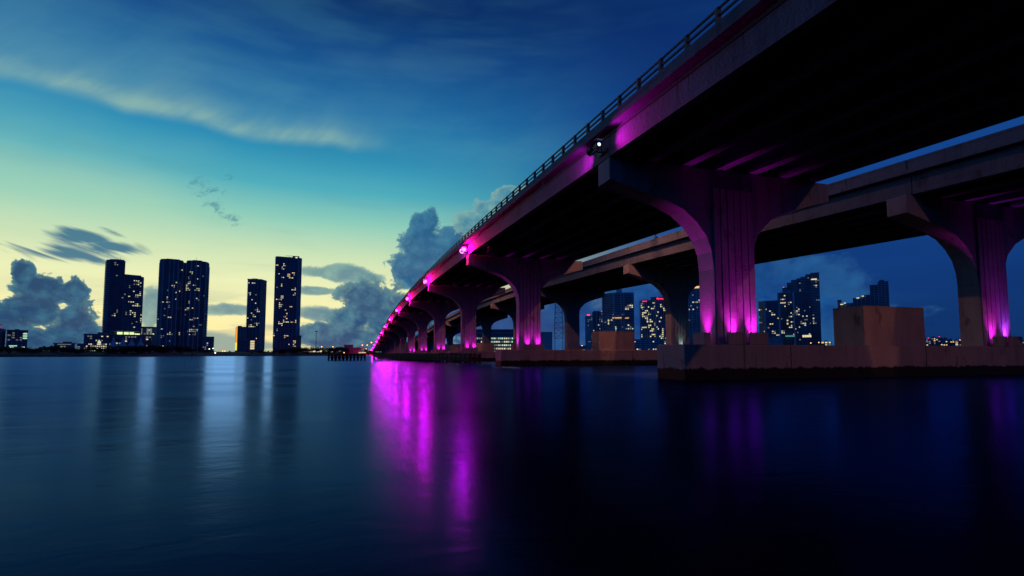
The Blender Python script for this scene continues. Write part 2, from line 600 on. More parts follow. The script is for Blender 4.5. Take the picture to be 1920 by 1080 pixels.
# ------------------------------------------------------------------ far land
shore_px = [(-2600, 670), (-900, 669.6), (-300, 669.6), (0, 669.4), (120, 669), (260, 668.6), (420, 667.6), (600, 667.2), (720, 667.0),
            (860, 667.0), (1000, 667.2), (1200, 667.2), (1500, 667.0), (1800, 667.0), (2300, 667.4), (3600, 668)]
line = [on_water(x, y) for x, y in shore_px]
lm = MB()
lv, lf = [], []
for P0 in line:
    d = np.array([P0[0], P0[1], 0.0])
    d = d / np.linalg.norm(d)
    for off, z in ((0, -0.6), (2.2, 1.2), (45, 3.6), (9000, 5.0)):
        q = P0 + d * off
        lv.append((q[0], q[1], z))
for i in range(len(line) - 1):
    for k in range(1, 3):
        a = i * 4 + k
        lf.append((a, a + 1, a + 5, a + 4))
lm.v, lm.f = lv, lf
tag(lm.build('ground', 'land'), kind='structure')
sw_ = MB()
for i in range(len(line) - 1):
    o = len(sw_.v)
    A, B = line[i], line[i + 1]
    n = 10
    for k in range(n + 1):
        q = A + (B - A) * k / n
        d = np.array([q[0], q[1], 0.0])
        d = d / np.linalg.norm(d)
        jit = random.Random(i * 100 + k).uniform(-0.4, 0.4)
        p0, p1 = q + d * (-0.6 + jit), q + d * (2.2 + 0.05)
        sw_.v += [(p0[0], p0[1], -0.6), (p1[0], p1[1], 1.28 + 0.1 * jit)]
    for k in range(n):
        a = o + 2 * k
        sw_.f.append((a, a + 2, a + 3, a + 1))
tag(sw_.build('seawall', 'rock'), 'low rocky seawall edging the far shore along the water', 'seawall')

# ------------------------------------------------------------------ bridges
SPAN, V0 = 39.3, 26.0
NP = 14
pv = [-40, -10, 11, 26, 65.3, 105, 145, 184, 224, 263, 302, 341, 380, 418, 454, 488, 521, 555, 590]
pz = [10.1, 11.25, 12.35, 13.15, 14.75, 15.85, 16.35, 16.3, 15.75, 14.6, 13.05, 11.45, 9.75, 8.15, 6.6, 5.1, 3.7, 2.3, 0.9]
coef = np.polyfit(np.array(pv) / 300.0, pz, 7)


def zb(v):
    return float(np.polyval(coef, v / 300.0))


GH = 1.45          # girder depth
U_A, U_A2 = 13.92, 29.40     # near bridge: outer faces of the edge girders
U_B, U_B2 = 38.30, 54.85
piers_v = [V0 + SPAN * n for n in range(-1, NP)]


def girder_mesh(name, length, rise):
    w, wb, tw = 0.33, 0.10, 0.28
    sec = [(-w, 0), (w, 0), (w, 0.2), (wb, 0.40), (wb, GH - 0.34), (tw, GH - 0.2), (tw, GH), (-tw, GH), (-tw, GH - 0.2), (-wb, GH - 0.34), (-wb, 0.40), (-w, 0.2)]
    m = MB()
    m.loft([[(x, 0, z) for x, z in reversed(sec)], [(x, length, z + rise) for x, z in reversed(sec)]])
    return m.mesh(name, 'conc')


def fascia_mesh(name, length, rise, side):
    # edge girder: broad web close to the outer face, small bottom flange
    sec = [(0, 0), (0.62, 0), (0.62, 0.2), (0.42, 0.38), (0.42, GH), (0.035, GH), (0.035, 0.26), (0, 0.22)]
    if side < 0:
        sec = [(-x, z) for x, z in reversed(sec)]
    m = MB()
    m.loft([[(x, 0, z) for x, z in reversed(sec)], [(x, length, z + rise) for x, z in reversed(sec)]])
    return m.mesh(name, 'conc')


def strip(m, prof, v0, v1, step=4.0):
    """sweep a closed profile of (u, dz) along the roadway; dz is measured from the girder bottom"""
    n = max(2, int((v1 - v0) / step) + 1)
    secs = []
    for k in range(n):
        v = v0 + (v1 - v0) * k / (n - 1)
        z = zb(v)
        secs.append([(u, v, z + dz) for u, dz in reversed(prof)])
    return m.loft(secs)


def bridge(name, label, ua, ub, near):
    root = thing(name, label, 'bridge', ((ua + ub) / 2, piers_v[0], 0))
    inv = Vector((-(ua + ub) / 2, -piers_v[0], 0))
    vend = piers_v[-1] + 10
    ng = 7
    spans = [(piers_v[i], piers_v[i + 1]) for i in range(len(piers_v) - 1)]
    for (va, vb) in spans:
        za, zc = zb(va), zb(vb)
        gap = 0.04
        mi = girder_mesh('girder', vb - va - 2 * gap, zc - za)
        for k in range(ng):
            if k in (0, ng - 1):
                me = fascia_mesh('edge_girder', vb - va - 2 * gap, zc - za, 1 if k == 0 else -1)
                put('edge_girder', me, root, Vector(((ua if k == 0 else ub), va + gap, za + 0.03)) + inv)
            else:
                put('girder', mi, root, Vector((ua + 0.3 + (ub - ua - 0.6) * k / (ng - 1), va + gap, za + 0.03)) + inv)
    # slab
    m = strip(MB(), [(ua - 0.5, GH + 0.06), (ub + 0.5, GH + 0.06), (ub + 0.5, GH + 0.34), (ua - 0.5, GH + 0.34)], piers_v[0], vend)
    m.build('deck_slab', 'conc', root, inv)
    m = strip(MB(), [(ua + 0.2, GH + 0.345), (ub - 0.2, GH + 0.345), (ub - 0.2, GH + 0.40), (ua + 0.2, GH + 0.40)], piers_v[0], vend)
    m.build('road_surface', 'asph', root, inv)
    for side, u in ((-1, ua), (1, ub)):
        u0, u1 = (u - 0.46, u - 0.06) if side < 0 else (u + 0.06, u + 0.46)
        if near and side < 0:
            # low kerb with posts and two rails
            m = strip(MB(), [(u0, GH + 0.345), (u1, GH + 0.345), (u1, GH + 0.66), (u0, GH + 0.66)], piers_v[0], vend)
            m.build('kerb', 'conc', root, inv)
            uc = (u0 + u1) / 2 - 0.04
            pm = MB().box(-0.09, 0.09, -0.08, 0.08, 0, 0.70).mesh('rail_post', 'rail')
            v = 2.2
            while v < vend - 1:
                put('rail_post', pm, root, Vector((uc, v, zb(v) + GH + 0.65)) + inv)
                v += 2.0
            for nm, dz in (('top_rail', 1.29), ('lower_rail', 0.98)):
                m = strip(MB(), [(uc - 0.04, GH + dz), (uc + 0.04, GH + dz), (uc + 0.04, GH + dz + 0.085), (uc - 0.04, GH + dz + 0.085)], piers_v[0], vend, 2.0)
                m.build(nm, 'rail', root, inv)
        else:
            # cast parapet panels with open joints
            k = 0
            v = piers_v[0]
            step = SPAN / 4
            while v < vend - 1:
                e = min(v + step - 0.05, vend)
                oo = 0.02 * random.Random(int(v) + side).uniform(-1, 1)
                prof = [(u0 + oo, GH + 0.345), (u1 + oo, GH + 0.345), (u1 + oo, GH + 1.02), (u0 + oo, GH + 1.02)]
                m = strip(MB(), prof, v, e, 5.0)
                # ledge under the coping
                m2 = strip(m, [(u0 + oo - 0.03, GH + 0.90), (u1 + oo + 0.03, GH + 0.90), (u1 + oo + 0.03, GH + 1.06), (u0 + oo - 0.03, GH + 1.06)], v, e, 5.0)
                m2.build('parapet_panel', 'conc', root, inv)
                v += step
    return root


random.seed(4)
bridge('highway_bridge', 'long concrete girder bridge nearest the camera with a post and rail edge and magenta lights', U_A, U_A2, True)
bridge('highway_bridge', 'twin concrete girder bridge behind the near one with solid parapet panels', U_B, U_B2, False)

# soffit profile of a hammerhead pier, as (u from the column centre, z below the cap top), left side then right side
SOFL = [(-8.62, 1.34), (-6.75, 1.78), (-4.95, 2.22), (-3.62, 2.72), (-2.66, 3.48), (-2.0, 4.30), (-1.66, 5.2), (-1.53, 6.3)]
SOFR = [(7.93, 1.20), (5.9, 1.78), (4.15, 2.35), (2.95, 2.92), (1.95, 3.85), (1.62, 4.6), (1.53, 5.5), (1.53, 6.3)]
PT = 1.46


def pier_cap_poly(dL, dR, htop):
    pts = [(-8.62 + dL, 0.0)] + [(x + (dL if i < 1 else 0), -z) for i, (x, z) in enumerate(SOFL)]
    pts += [(x + (dR if i < 1 else 0), -z) for i, (x, z) in reversed(list(enumerate(SOFR)))] + [(7.93 + dR, 0.0)]
    return pts


def pier(uc, n, label, ulen, tipL=True):
    v = V0 + SPAN * n
    base = 2.1
    zt = zb(v)
    root = thing('bridge_pier', label, 'pier', (uc, v, base), 0, 'piers under the ' + ('near' if uc < 35 else 'far') + ' bridge')
    H = zt - base
    k = 1.0
    if H < 7.0:
        k = max(0.25, (H - 0.3) / 7.0)
    prof = [(x, H + z * k) for x, z in pier_cap_poly(0, 0, H)]
    m = MB()
    m.loft([[(x, 0, z) for x, z in prof], [(x, PT, z) for x, z in prof]])
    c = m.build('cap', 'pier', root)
    bevel(c, 0.03)
    # fluted column: raised flutes with grooves between them
    zc = H - 6.3 * k
    if zc > 0.4:
        hw = 1.53
        nf = 6
        gw = 0.05
        MB().box(-hw, hw, 0.0, PT, 0.0, zc - 0.004).build('column', 'pier', root)
        # the flutes run on up the face of the cap
        top = H - 1.2 * k
        for i in range(nf):
            a = -hw + 2 * hw * i / nf + gw
            bb = -hw + 2 * hw * (i + 1) / nf - gw
            MB().box(a, bb, -0.085, -0.002, 0.003, top).build('flute', 'pier', root)
    # bearing pads
    for i in range(7):
        x = (-8.3 + i * 2.66)
        MB().box(x - 0.2, x + 0.2, 0.35, PT - 0.35, H + 0.0, H + 0.028).build('bearing_pad', 'dark', root)
    return root


def uplight(u, v, z, aim, energy, label, group, color=MAG, lens='uplens', size=64):
    r = thing('uplight', label, 'uplight', (u, v, z), 0, group)
    MB().box(-0.14, 0.14, -0.11, 0.11, 0.0, 0.07).build('base_plate', 'dark', r)
    hs = MB().bar((0, 0, 0.07), (0, 0, 0.30), (0.08, 0.11), 8).build('housing', 'dark', r)
    MB().bar((0, 0, 0.305), (0, 0, 0.32), (0.09, 0.09), 8).build('lens', lens, hs)
    lamp('beam', r, (0, 0, 0.36), aim, energy, color, 0.22, size, 1.0)
    return r


PILU = 22.53
PILB = 46.35
for n in range(NP - 2):
    v = V0 + SPAN * n
    zt = zb(v)
    if zt < 3.4:
        break
    if n < 12:
        pier(PILU, n, f'{ORD[n]} fluted hammerhead pier holding the near bridge', 17)
    if n < 9:
        pier(PILB, n, f'{ORD[n]} hammerhead pier of the twin bridge, counted from the right', 17)

    # shared footing wall standing in the water
    fl = thing('pier_footing', f'long stained concrete footing wall in the water under the {ORD[n]} pair of piers', 'footing', (34.6, v + 0.75, 0), 0, 'pier footings in the water')
    z1 = 2.1
    mm = MB()
    mm.box(18.25 - 34.6, 51 - 34.6, -1.43, 1.43, -1.5, z1 - 0.004)
    bevel(mm.build('wall', 'foot', fl), 0.05)
    if n < 5:
        for x in (-8.6, 3.2):
            MB().box(x - 0.02, x + 0.02, -1.445, -1.431, -0.5, z1 - 0.02).build('joint_strip', 'wood', fl)
        # collision block between the two piers
        bk = thing('concrete_block', f'{"big" if n == 0 else "low"} rectangular concrete block on the {ORD[n]} footing between the piers', 'block', (35.6, v + 0.9, z1), 0, 'blocks between the piers')
        bevel(MB().box(-2.85, 2.85, -1.15, 1.15, 0, 2.62).build('block_body', 'foot', bk), 0.02)
        MB().box(-2.862, 2.862, -1.162, 1.162, 2.622, 2.70).build('block_cap', 'foot', bk)
        # plinths round the column foot that hide the uplights
        for (u, y0, y1, w) in ((22.0, -0.67, -0.56, 0.66), (23.62, -0.67, -0.56, 0.70), (20.3, -0.1, 1.0, 0.22), (45.6, -0.67, -0.56, 0.7), (47.3, -0.67, -0.56, 0.75)):
            where = 'left of the column' if u < 21 else ('in front of the near bridge column, left one' if u < 23 else ('in front of the near bridge column, right one' if u < 30 else ('in front of the twin bridge column, left one' if u < 46.5 else 'in front of the twin bridge column, right one')))
            pl = thing('plinth', f'small concrete plinth {where}, on the {ORD[n]} footing', 'plinth', (u, v + (y0 + y1) / 2, z1), 0, 'plinths at the column feet')
            d = (y1 - y0) / 2
            bevel(MB().box(-w, w, -d, d, 0, 0.72).build('plinth_body', 'foot', pl), 0.015)
            MB().box(-w + 0.05, w - 0.05, -d + 0.02, d - 0.02, 0.725, 0.745).build('plinth_cap', 'foot', pl)

# uplights on the columns
for n in range(6):
    v = V0 + SPAN * n
    e = 1150 if n == 0 else 850
    for j, u in enumerate((22.15, 23.62)):
        uplight(u, v - 0.40, 2.1, (0.0, 0.20, 1.0), e * (1.0 if j else 0.8), f'small uplight glowing magenta on the {"left" if j == 0 else "right"} plinth of the {ORD[n]} near bridge column', 'magenta uplights at the columns')
    if n < 2:
        uplight(20.68, v + 0.75, 2.1, (0.09, 0.0, 1.0), 950, f'small uplight glowing magenta left of the {ORD[n]} near bridge column', 'magenta uplights at the columns', size=58)
uplight(45.7, V0 - 0.40, 2.1, (0.0, 0.20, 1.0), 850, 'small uplight glowing magenta in front of the rightmost column', 'magenta uplights at the columns')
uplight(47.2, V0 - 0.40, 2.1, (0.0, 0.20, 1.0), 850, 'small uplight glowing violet beside the rightmost column', 'magenta uplights at the columns', (0.7, 0.05, 1.0))
uplight(46.4, V0 + SPAN - 0.36, 2.1, (0.0, 0.22, 1.0), 130, 'small uplight glowing pale green at the second twin bridge column', 'magenta uplights at the columns', (0.7, 1.0, 0.75), 'uplensw')


# floodlights on the cap tips of the near bridge
def floodlight(n):
    v = V0 + SPAN * n + PT / 2
    z = zb(v) + 0.62
    u = U_A - 0.62
    if n == 0:
        lab = 'pair of floodlights on a bracket with metal shields, nearest cap tip, showing a bluish lens'
    else:
        lab = f'blazing magenta floodlight at the tip of the {ORD[n]} pier cap'
    r = thing('floodlight', lab, 'floodlight', (u, v, z), 0, 'floodlights along the near bridge edge')
    MB().box(0.52, 0.60, -0.55, 0.55, -0.22, -0.06).build('mounting_plate', 'dark', r)
    MB().bar((0.56, 0, -0.14), (0.0, 0, -0.14), 0.05, 6).build('bracket_arm', 'dark', r)
    MB().box(-0.05, 0.05, -0.62, 0.62, -0.19, -0.10).build('crossbar', 'dark', r)
    for s in (-1, 1):
        y = s * 0.50
        yk = MB()
        yk.bar((-0.24, y, 0.05), (-0.24, y, -0.14), 0.025, 4).bar((0.24, y, 0.05), (0.24, y, -0.14), 0.025, 4).bar((-0.25, y, -0.14), (0.25, y, -0.14), 0.025, 4)
        yk.build('yoke', 'dark', r)
        hs = MB().bar((0, y - s * 0.20, 0.05), (0, y + s * 0.14, 0.05), (0.14, 0.22), 12).build('lamp_housing', 'dark', r)
        MB().loft([[(q_ * math.cos(w) * s, y + s * yy, 0.05 + q_ * math.sin(w)) for w in [2 * math.pi * k / 14 for k in range(14)]] for q_, yy in (((0.29, 0.142), (0.27, 0.20), (0.18, 0.28), (0.06, 0.31)) if n else ((0.10, 0.142), (0.09, 0.16), (0.06, 0.18), (0.02, 0.19)))]).build('lens', 'bluelens' if n == 0 else (('magsoft' if n == 1 else 'magenta') if s < 0 else 'uplens'), hs)
        sh = MB()
        sh.bar((-0.20, y + s * 0.10, 0.30), (0.20, y + s * 0.10, 0.30), 0.015, 4)
        sh.box(-0.24, 0.24, min(y, y + s * 0.34), max(y, y + s * 0.34), 0.29, 0.31)
        sh.build('shield', 'plate', r)
        e = 760
        lamp('beam', r, (-0.05, y + s * 0.42, 0.05), (0.16, s * 1.0, -0.02), e, MAG, 0.25, 88, 1.0)
    return r


for n in range(NP - 1):
    floodlight(n)
nb = [o for o in bpy.data.objects if o.name == 'highway_bridge'][0]
ninv = Vector((-(U_A + U_A2) / 2, -piers_v[0], 0))
strip(MB(), [(U_A - 0.035, GH - 0.20), (U_A + 0.03, GH - 0.20), (U_A + 0.03, GH - 0.14), (U_A - 0.035, GH - 0.14)], piers_v[0], piers_v[-1], 4.0).build('conduit', 'dark', nb, ninv)
for n in range(6):
    v = V0 + SPAN * n + 0.9
    MB().bar((U_A - 0.05, v, zb(v) + 0.5), (U_A - 0.05, v, zb(v) + GH - 0.15), 0.03, 6).build('conduit_drop', 'dark', nb, ninv)
    # scupper pipes under the slab edge
    for dv in (9.5, 21.0, 31.0):
        w = v + dv
        MB().bar((U_A - 0.25, w, zb(w) + GH + 0.05), (U_A - 0.25, w, zb(w) + GH - 0.28), 0.07, 8).build('drain_spout', 'dark', nb, ninv)


# street lamps on the inner parapets
def street_lamp(u, v, side, label, group='street lamps on the inner parapets', power=8500.0):
    z = zb(v) + GH + 1.05
    r = thing('street_lamp', label, 'street lamp', (u, v, z), 0, group)
    MB().box(-0.2, 0.2, -0.25, 0.25, 0.0, 0.25).build('base', 'conc', r)
    MB().bar((0, 0, 0.25), (0, 0, 8.6), (0.10, 0.06), 8).build('pole', 'steel', r)
    MB().bar((0, 0, 8.55), (side * 1.4, 0, 8.9), 0.04, 6).build('arm', 'steel', r)
    MB().box(side * 1.4 - 0.35, side * 1.4 + 0.35, -0.16, 0.16, 8.84, 9.0).build('lamp_head', 'dark', r); hd = r.children[-1] if False else [c_ for c_ in r.children if c_.name.startswith('lamp_head')][0]
    MB().box(side * 1.4 - 0.28, side * 1.4 + 0.28, -0.12, 0.12, 8.78, 8.835).build('lens', 'sodium', hd)
    lamp('glow', r, (side * 1.4, 0, 8.70), (0, 0, -1), power, (1.0, 0.31, 0.17), 0.15, 170, 0.25)
    return r


for k in range(5):
    v = -19 + 77.5 * k
    pw = 8500.0
    street_lamp(U_B - 0.26, v, 1, f'tall street lamp on the left parapet of the twin bridge, {ORD[k]}', power=pw)
    street_lamp(U_A2 + 0.26, v, -1, f'tall street lamp on the right parapet of the near bridge, {ORD[k]}', power=pw)


# ------------------------------------------------------------------ timber fenders
def fender(name, label, p0, p1, rows, npile, topz, skin):
    A, B = on_water(*p0), on_water(*p1)
    r = thing(name, label, 'fender', (A[0], A[1], 0))
    d = B - A
    L = float(np.linalg.norm(d))
    d = d / L
    nrm = np.array([-d[1], d[0], 0])
    pile = MB().bar((0, 0, -1.5), (0, 0, 1.0), 0.22, 8).mesh('pile', 'wood')
    rr = random.Random(name + label)
    for j in range(rows):
        for i in range(npile):
            q = d * (L * i / (npile - 1)) + nrm * (j * 1.8)
            put('pile', pile, r, (q[0], q[1], 0), None, (1, 1, topz + rr.uniform(-0.1, 0.25)))
        for z in skin:
            a = nrm * (j * 1.8 - 0.30)
            m = MB()
            s = Vector(a) + Vector((0, 0, z))
            e = s + Vector(d * L)
            m.bar(s, e, 0.19, 4)
            m.build('wale', 'wood', r)
    for z in (topz * 0.93,):
        a, e = Vector((nrm * 0.2)), Vector(d * L + nrm * 0.2)
        MB().bar(a + Vector((0, 0, z)), e + Vector((0, 0, z)), 0.26, 4).build('cap_beam', 'wood', r)
    return r


fender('timber_dolphin', 'dark timber fender platform on piles in the open water left of the bridge', (628, 676), (684, 675.5), 3, 9, 1.45, (0.75, 1.2))
fender('timber_fender', 'long dark timber fender wall running under the near bridge', (702, 675), (882, 681), 2, 30, 1.6, (0.55, 0.95, 1.35))


# ------------------------------------------------------------------ buildings
unit = MB().box(-0.5, 0.5, -0.5, 0.5, -0.5, 0.5)
WIN = {k: unit.mesh('lit_window', k) for k in ('w1', 'w2', 'w3', 'w4', 'wg', 'wb', 'wflood', 'worange', 'wyellow')}


def grow(poly, o):
    n = len(poly)
    out = []
    for i in range(n):
        p, q, s = Vector(poly[i - 1]), Vector(poly[i]), Vector(poly[(i + 1) % n])
        e1, e2 = (q - p).normalized(), (s - q).normalized()
        n1, n2 = Vector((e1.y, -e1.x)), Vector((e2.y, -e2.x))
        b_ = n1 + n2
        k = o / max(0.35, 0.5 * b_.length_squared)
        out.append(tuple(q + b_ * k))
    return out


class Building:
    """a far building in its own frame: x to the right, y away from the viewer, z up; sizes from pixels at depth D"""

    def __init__(self, name, label, px, D, yaw=0.0, cat='building', group=None):
        self.D = D
        self.px = px
        p = at_depth(px - max(0.0, (960 - px) / 150.0), HORIZON, D)
        th = math.atan2(p[0], p[1])
        self.s = D / LENS_PX * math.cos(th - YAW)
        self.root = thing(name, label, cat, (p[0], p[1], 1.45), -th + yaw, group)
        self.rnd = random.Random(label)

    def z(self, y):
        return float(at_depth(self.px, y, self.D)[2]) - 1.45

    def x(self, px):
        return (px - self.px) * self.s

    def part(self, name, mb, m, kind=None):
        o = mb.build(name, m, self.root)
        if kind:
            o['kind'] = kind
        return o

    def body(self, poly, z0, z1, glass='glass', name='wall'):
        return self.part(name, MB().prism(poly, z0, z1), glass)

    def slabs(self, poly, z0, z1, fh=3.5, out=1.0, th=0.7, m='slabd', name='floor_slabs'):
        mb = MB()
        g_ = grow(poly, out)
        n = int((z1 - z0) / fh)
        for i in range(1, n + 1):
            z = z0 + i * fh
            if z > z1 - 0.3:
                break
            mb.prism(g_, z, z + th)
        self.part('balcony_slab', mb, m, 'stuff')

    def fins(self, poly, z0, z1, step=6.0, w=0.7, out=0.8, m='slab', edges=None, name='facade_fin'):
        mb = MB()
        n = len(poly)
        for i in range(n):
            if edges is not None and i not in edges:
                continue
            a, b_ = Vector(poly[i]), Vector(poly[(i + 1) % n])
            L = (b_ - a).length
            e = (b_ - a) / L
            nn = Vector((e.y, -e.x))
            if nn.y > 0.3:
                continue
            k = max(1, round(L / step))
            for j in range(k + 1):
                c = a + e * (L * j / k)
                q = [c - e * w / 2 - nn * 0.1, c - e * w / 2 + nn * out, c + e * w / 2 + nn * out, c + e * w / 2 - nn * 0.1]
                mb.prism([tuple(v_) for v_ in q], z0, z1)
        self.part(name, mb, m, 'stuff')

    def windows(self, poly, z0, z1, count, fh=3.5, bay=4.0, mats=('w1', 'w2', 'w2', 'w3', 'w3'), edges=None, cl=0.45, out=0.14, ww=0.8, wh=0.55):
        n = len(poly)
        ed = []
        for i in range(n):
            if edges is not None and i not in edges:
                continue
            a, b_ = Vector(poly[i]), Vector(poly[(i + 1) % n])
            L = (b_ - a).length
            e = (b_ - a) / L
            nn = Vector((e.y, -e.x))
            if nn.y < -0.15:
                ed.append((a, e, L, nn))
        if not ed:
            return
        wts = [q[2] * max(0.2, -q[3].y) for q in ed]
        used = set()
        last = None
        nf = max(1, int((z1 - z0) / fh))
        tries = 0
        while len(used) < count and tries < count * 12:
            tries += 1
            if last and self.rnd.random() < cl:
                i, kb, kf = last
                if self.rnd.random() < 0.65:
                    kb += self.rnd.choice((-1, 1))
                else:
                    kf += self.rnd.choice((-1, 1))
            else:
                i = self.rnd.choices(range(len(ed)), wts)[0]
                kb = self.rnd.randrange(max(1, int(ed[i][2] / bay)))
                kf = self.rnd.randrange(nf)
            a, e, L, nn = ed[i]
            nb = max(1, int(L / bay))
            if not (0 <= kb < nb and 0 <= kf < nf) or (i, kb, kf) in used:
                continue
            used.add((i, kb, kf))
            last = (i, kb, kf)
            bw = L / nb
            c = a + e * (bw * (kb + 0.5)) + nn * (out / 2)
            ang = math.atan2(e.y, e.x)
            put('lit_window', WIN[self.rnd.choice(mats)], self.root, (c.x, c.y, z0 + (kf + 0.58) * fh), (0, 0, ang),
                (bw * ww * self.rnd.uniform(0.55, 1.0), out, fh * wh))

    def win(self, px0, px1, y0, y1, ydepth, m, name='lit_window', th=0.2):
        z0, z1 = self.z(y1), self.z(y0)
        put(name, WIN[m], self.root, ((self.x(px0) + self.x(px1)) / 2, ydepth, (z0 + z1) / 2), None, (abs(self.x(px1) - self.x(px0)), th, z1 - z0))


def rect(x0, x1, y0, y1):
    return [(x0, y0), (x1, y0), (x1, y1), (x0, y1)]


# --- left skyline -------------------------------------------------------------
DL = 1000
# step-topped tower with rounded left end
b1 = Building('apartment_tower', 'dark glass tower with rounded left end and stepped roof, leftmost of the tall towers', 231, DL)
xl, xm, xr = b1.x(194), b1.x(231), b1.x(268)
arc = [(xl + 13 - 13 * math.cos(a), 14 - 14 * math.sin(a)) for a in [math.radians(q) for q in (0, 15, 30, 45, 60, 75, 90)]]
fp = [(xl, 30)] + arc + [(xm, 1.5), (xm, 30)]
b1.body(fp, 0, b1.z(489))
fp2 = [(xm + 0.02, 1.5), (xr - 3, 5), (xr, 8), (xr, 30), (xm + 0.02, 30)]
b1.body(fp2, 0, b1.z(516))
b1.slabs([(xl, 30)] + arc[:5] + [(arc[4][0] + 1, 30)], b1.z(622), b1.z(490), 3.6, 0.9, 0.9, 'slab')
b1.slabs(fp2[:4] + [(xm + 8, 30)], b1.z(622), b1.z(517), 3.6, 0.25, 0.6, 'slabd')
b1.part('parapet', MB().prism([(xm, 4), (xr - 4, 8), (xr - 4, 28), (xm, 28)], b1.z(516) + 0.02, b1.z(513.5)), 'slabd')
b1.part('crown_screen', MB().prism([(xl + 6, 10), (xl + 14, 3), (xm - 2, 3), (xm - 2, 28), (xl + 6, 28)], b1.z(489) + 0.02, b1.z(487)), 'slab')
b1.fins([(xm, 1.5), (xr - 3, 5), (xr, 8), (xr, 30), (xm, 30)], b1.z(622), b1.z(517), 9, 0.5, 0.5, 'slabd', [0, 1])
b1.windows(fp2, b1.z(618), b1.z(517), 46, 3.6, 3.4, ('w1', 'w2', 'w2', 'w3', 'w3', 'w3'), [0, 1])
b1.windows(fp, b1.z(618), b1.z(492), 10, 3.6, 3.4, ('w3', 'w2'), [7])
b1.part('podium', MB().prism(rect(b1.x(214), b1.x(288), -22, 28), 0, b1.z(627)), 'glassb')
for (a0, a1) in ((222.5, 232.5), (235, 244), (245.5, 254), (255, 265)):
    b1.win(a0, a1, 623.5 if a1 < 260 else 625.5, 627.6, -22.4, 'wflood', 'lit_terrace')
b1.part('terrace_roof', MB().prism(rect(b1.x(208), b1.x(268), -20, 28), b1.z(623), b1.z(621)), 'slabd')
b1.windows(rect(b1.x(214), b1.x(288), -22, 28), 6, b1.z(628), 16, 4.2, 4.5, ('w2', 'w3', 'w3'), [0])

# glass podium block left of it
b = Building('retail_block', 'low blue glass block full of bright lights at the foot of the leftmost tower', 188, DL - 30)
pr_ = rect(b.x(161), b.x(213), 0, 40)
b.body(pr_, 0, b.z(627), 'glassb')
b.slabs(pr_, 0, b.z(627), 5.0, 0.5, 0.6, 'slabd')
b.part('roof_slab', MB().prism(grow(pr_, 1.0), b.z(627) + 0.01, b.z(626)), 'slabd')
b.part('roof_shed', MB().prism(rect(b.x(186), b.x(206), 6, 30), b.z(626) + 0.01, b.z(622.5)), 'walld')
b.windows(pr_, 0, b.z(641), 42, 4.2, 3.0, ('w2', 'w2', 'wg', 'w1', 'w3'), [0], 0.7)
b.win(187, 193, 640, 646.5, -0.3, 'w2', 'lit_window')
b.windows(pr_, b.z(641), b.z(628), 8, 4.2, 4.0, ('w2', 'w3'), [0], 0.2)

# white peaked tents
b = Building('tent_pavilion', 'row of white peaked fabric canopies in front of the leftmost tower', 245, DL - 90, cat='pavilion')
for i, (px, yt) in enumerate(((217, 629), (234, 630), (251, 630), (268, 629))):
    zt = b.z(yt)
    hwid = 9.5 * b.s
    secs = []
    for k in range(9):
        tt = k / 8
        rr_ = hwid * (0.03 + 0.97 * tt ** 1.7)
        zz = zt + (b.z(648) - zt) * tt ** 0.8
        secs.append([(b.x(px) + rr_ * math.cos(w) * (1.15 if i == 0 and math.cos(w) < 0 else 1), 9 + rr_ * math.sin(w), zz + (0.12 * (zt - b.z(648)) * (0.5 + 0.5 * math.cos(4 * w)) * -tt if k > 3 else 0)) for w in [2 * math.pi * q / 16 for q in range(16)]])
    mb = MB()
    mb.loft([list(reversed(s_)) for s_ in secs])
    b.part('canopy', mb, 'white')
    b.part('mast', MB().bar((b.x(px), 9, 0), (b.x(px), 9, zt + 2), 0.3, 6), 'steel')

# mid building between tower one and the twin tower
b = Building('office_block', 'pale mid-rise block half hidden left of the wide twin tower', 282, DL + 60)
pr_ = rect(b.x(264), b.x(300), 0, 40)
b.body(pr_, 0, b.z(614), 'wall')
b.slabs(pr_, 0, b.z(614), 4, 0.3, 1.2, 'slab')
b.part('roof_slab', MB().prism(grow(pr_, 1.2), b.z(614) + 0.01, b.z(612.6)), 'walld')
for a0 in (265.5, 277.5, 283.5):
    b.win(a0, a0 + 3.5, 616, 628, -0.4, 'w3', 'facade_glow_strip')
b.windows(pr_, 0, b.z(616), 18, 4, 3.5, ('w2', 'w3', 'wb'), [0])

# wide twin tower
b2 = Building('apartment_tower', 'widest dark tower, two merged bodies bristling with balconies', 342, DL)
zA, zB = b2.z(488), b2.z(487)
xa, xb, xc, xd = b2.x(297), b2.x(340), b2.x(347), b2.x(390)
fa = [(xa, 10), (xa + 6, 2), (xa + 16, 0), (xb - 8, 0), (xb, 7), (xb, 34), (xa, 34)]
fb = [(xc, 6), (xc + 8, -1), (xd - 14, -1), (xd - 5, 3), (xd, 12), (xd, 34), (xc, 34)]
b2.body(fa, 0, zA)
b2.body(fb, 0, zB)
b2.body(rect(xb - 1, xc + 1, 10, 33), 0, b2.z(491), 'glassb', 'link_wall')
b2.slabs([(xa, 10), (xa + 5, 3), (xa + 5, 34), (xa, 34)], 6, zA - 6, 3.3, 1.9, 0.8, 'slab')
b2.slabs([(xd - 5, 3), (xd, 12), (xd, 34), (xd - 5, 34)], 6, zB - 10, 3.3, 2.2, 0.8, 'slab')
b2.slabs(fa, 6, zA - 3, 3.3, 0.35, 0.45, 'slabd')
b2.slabs(fb, 6, zB - 3, 3.3, 0.35, 0.45, 'slabd')
b2.fins(fa, 4, zA - 2, 8.5, 1.3, 0.9, 'wall')
b2.fins(fb, 4, zB - 2, 8.5, 1.3, 0.9, 'wall')
b2.part('crown', MB().prism(rect(xa + 10, xb - 6, 6, 28), zA + 0.02, b2.z(486.5)), 'slabd')
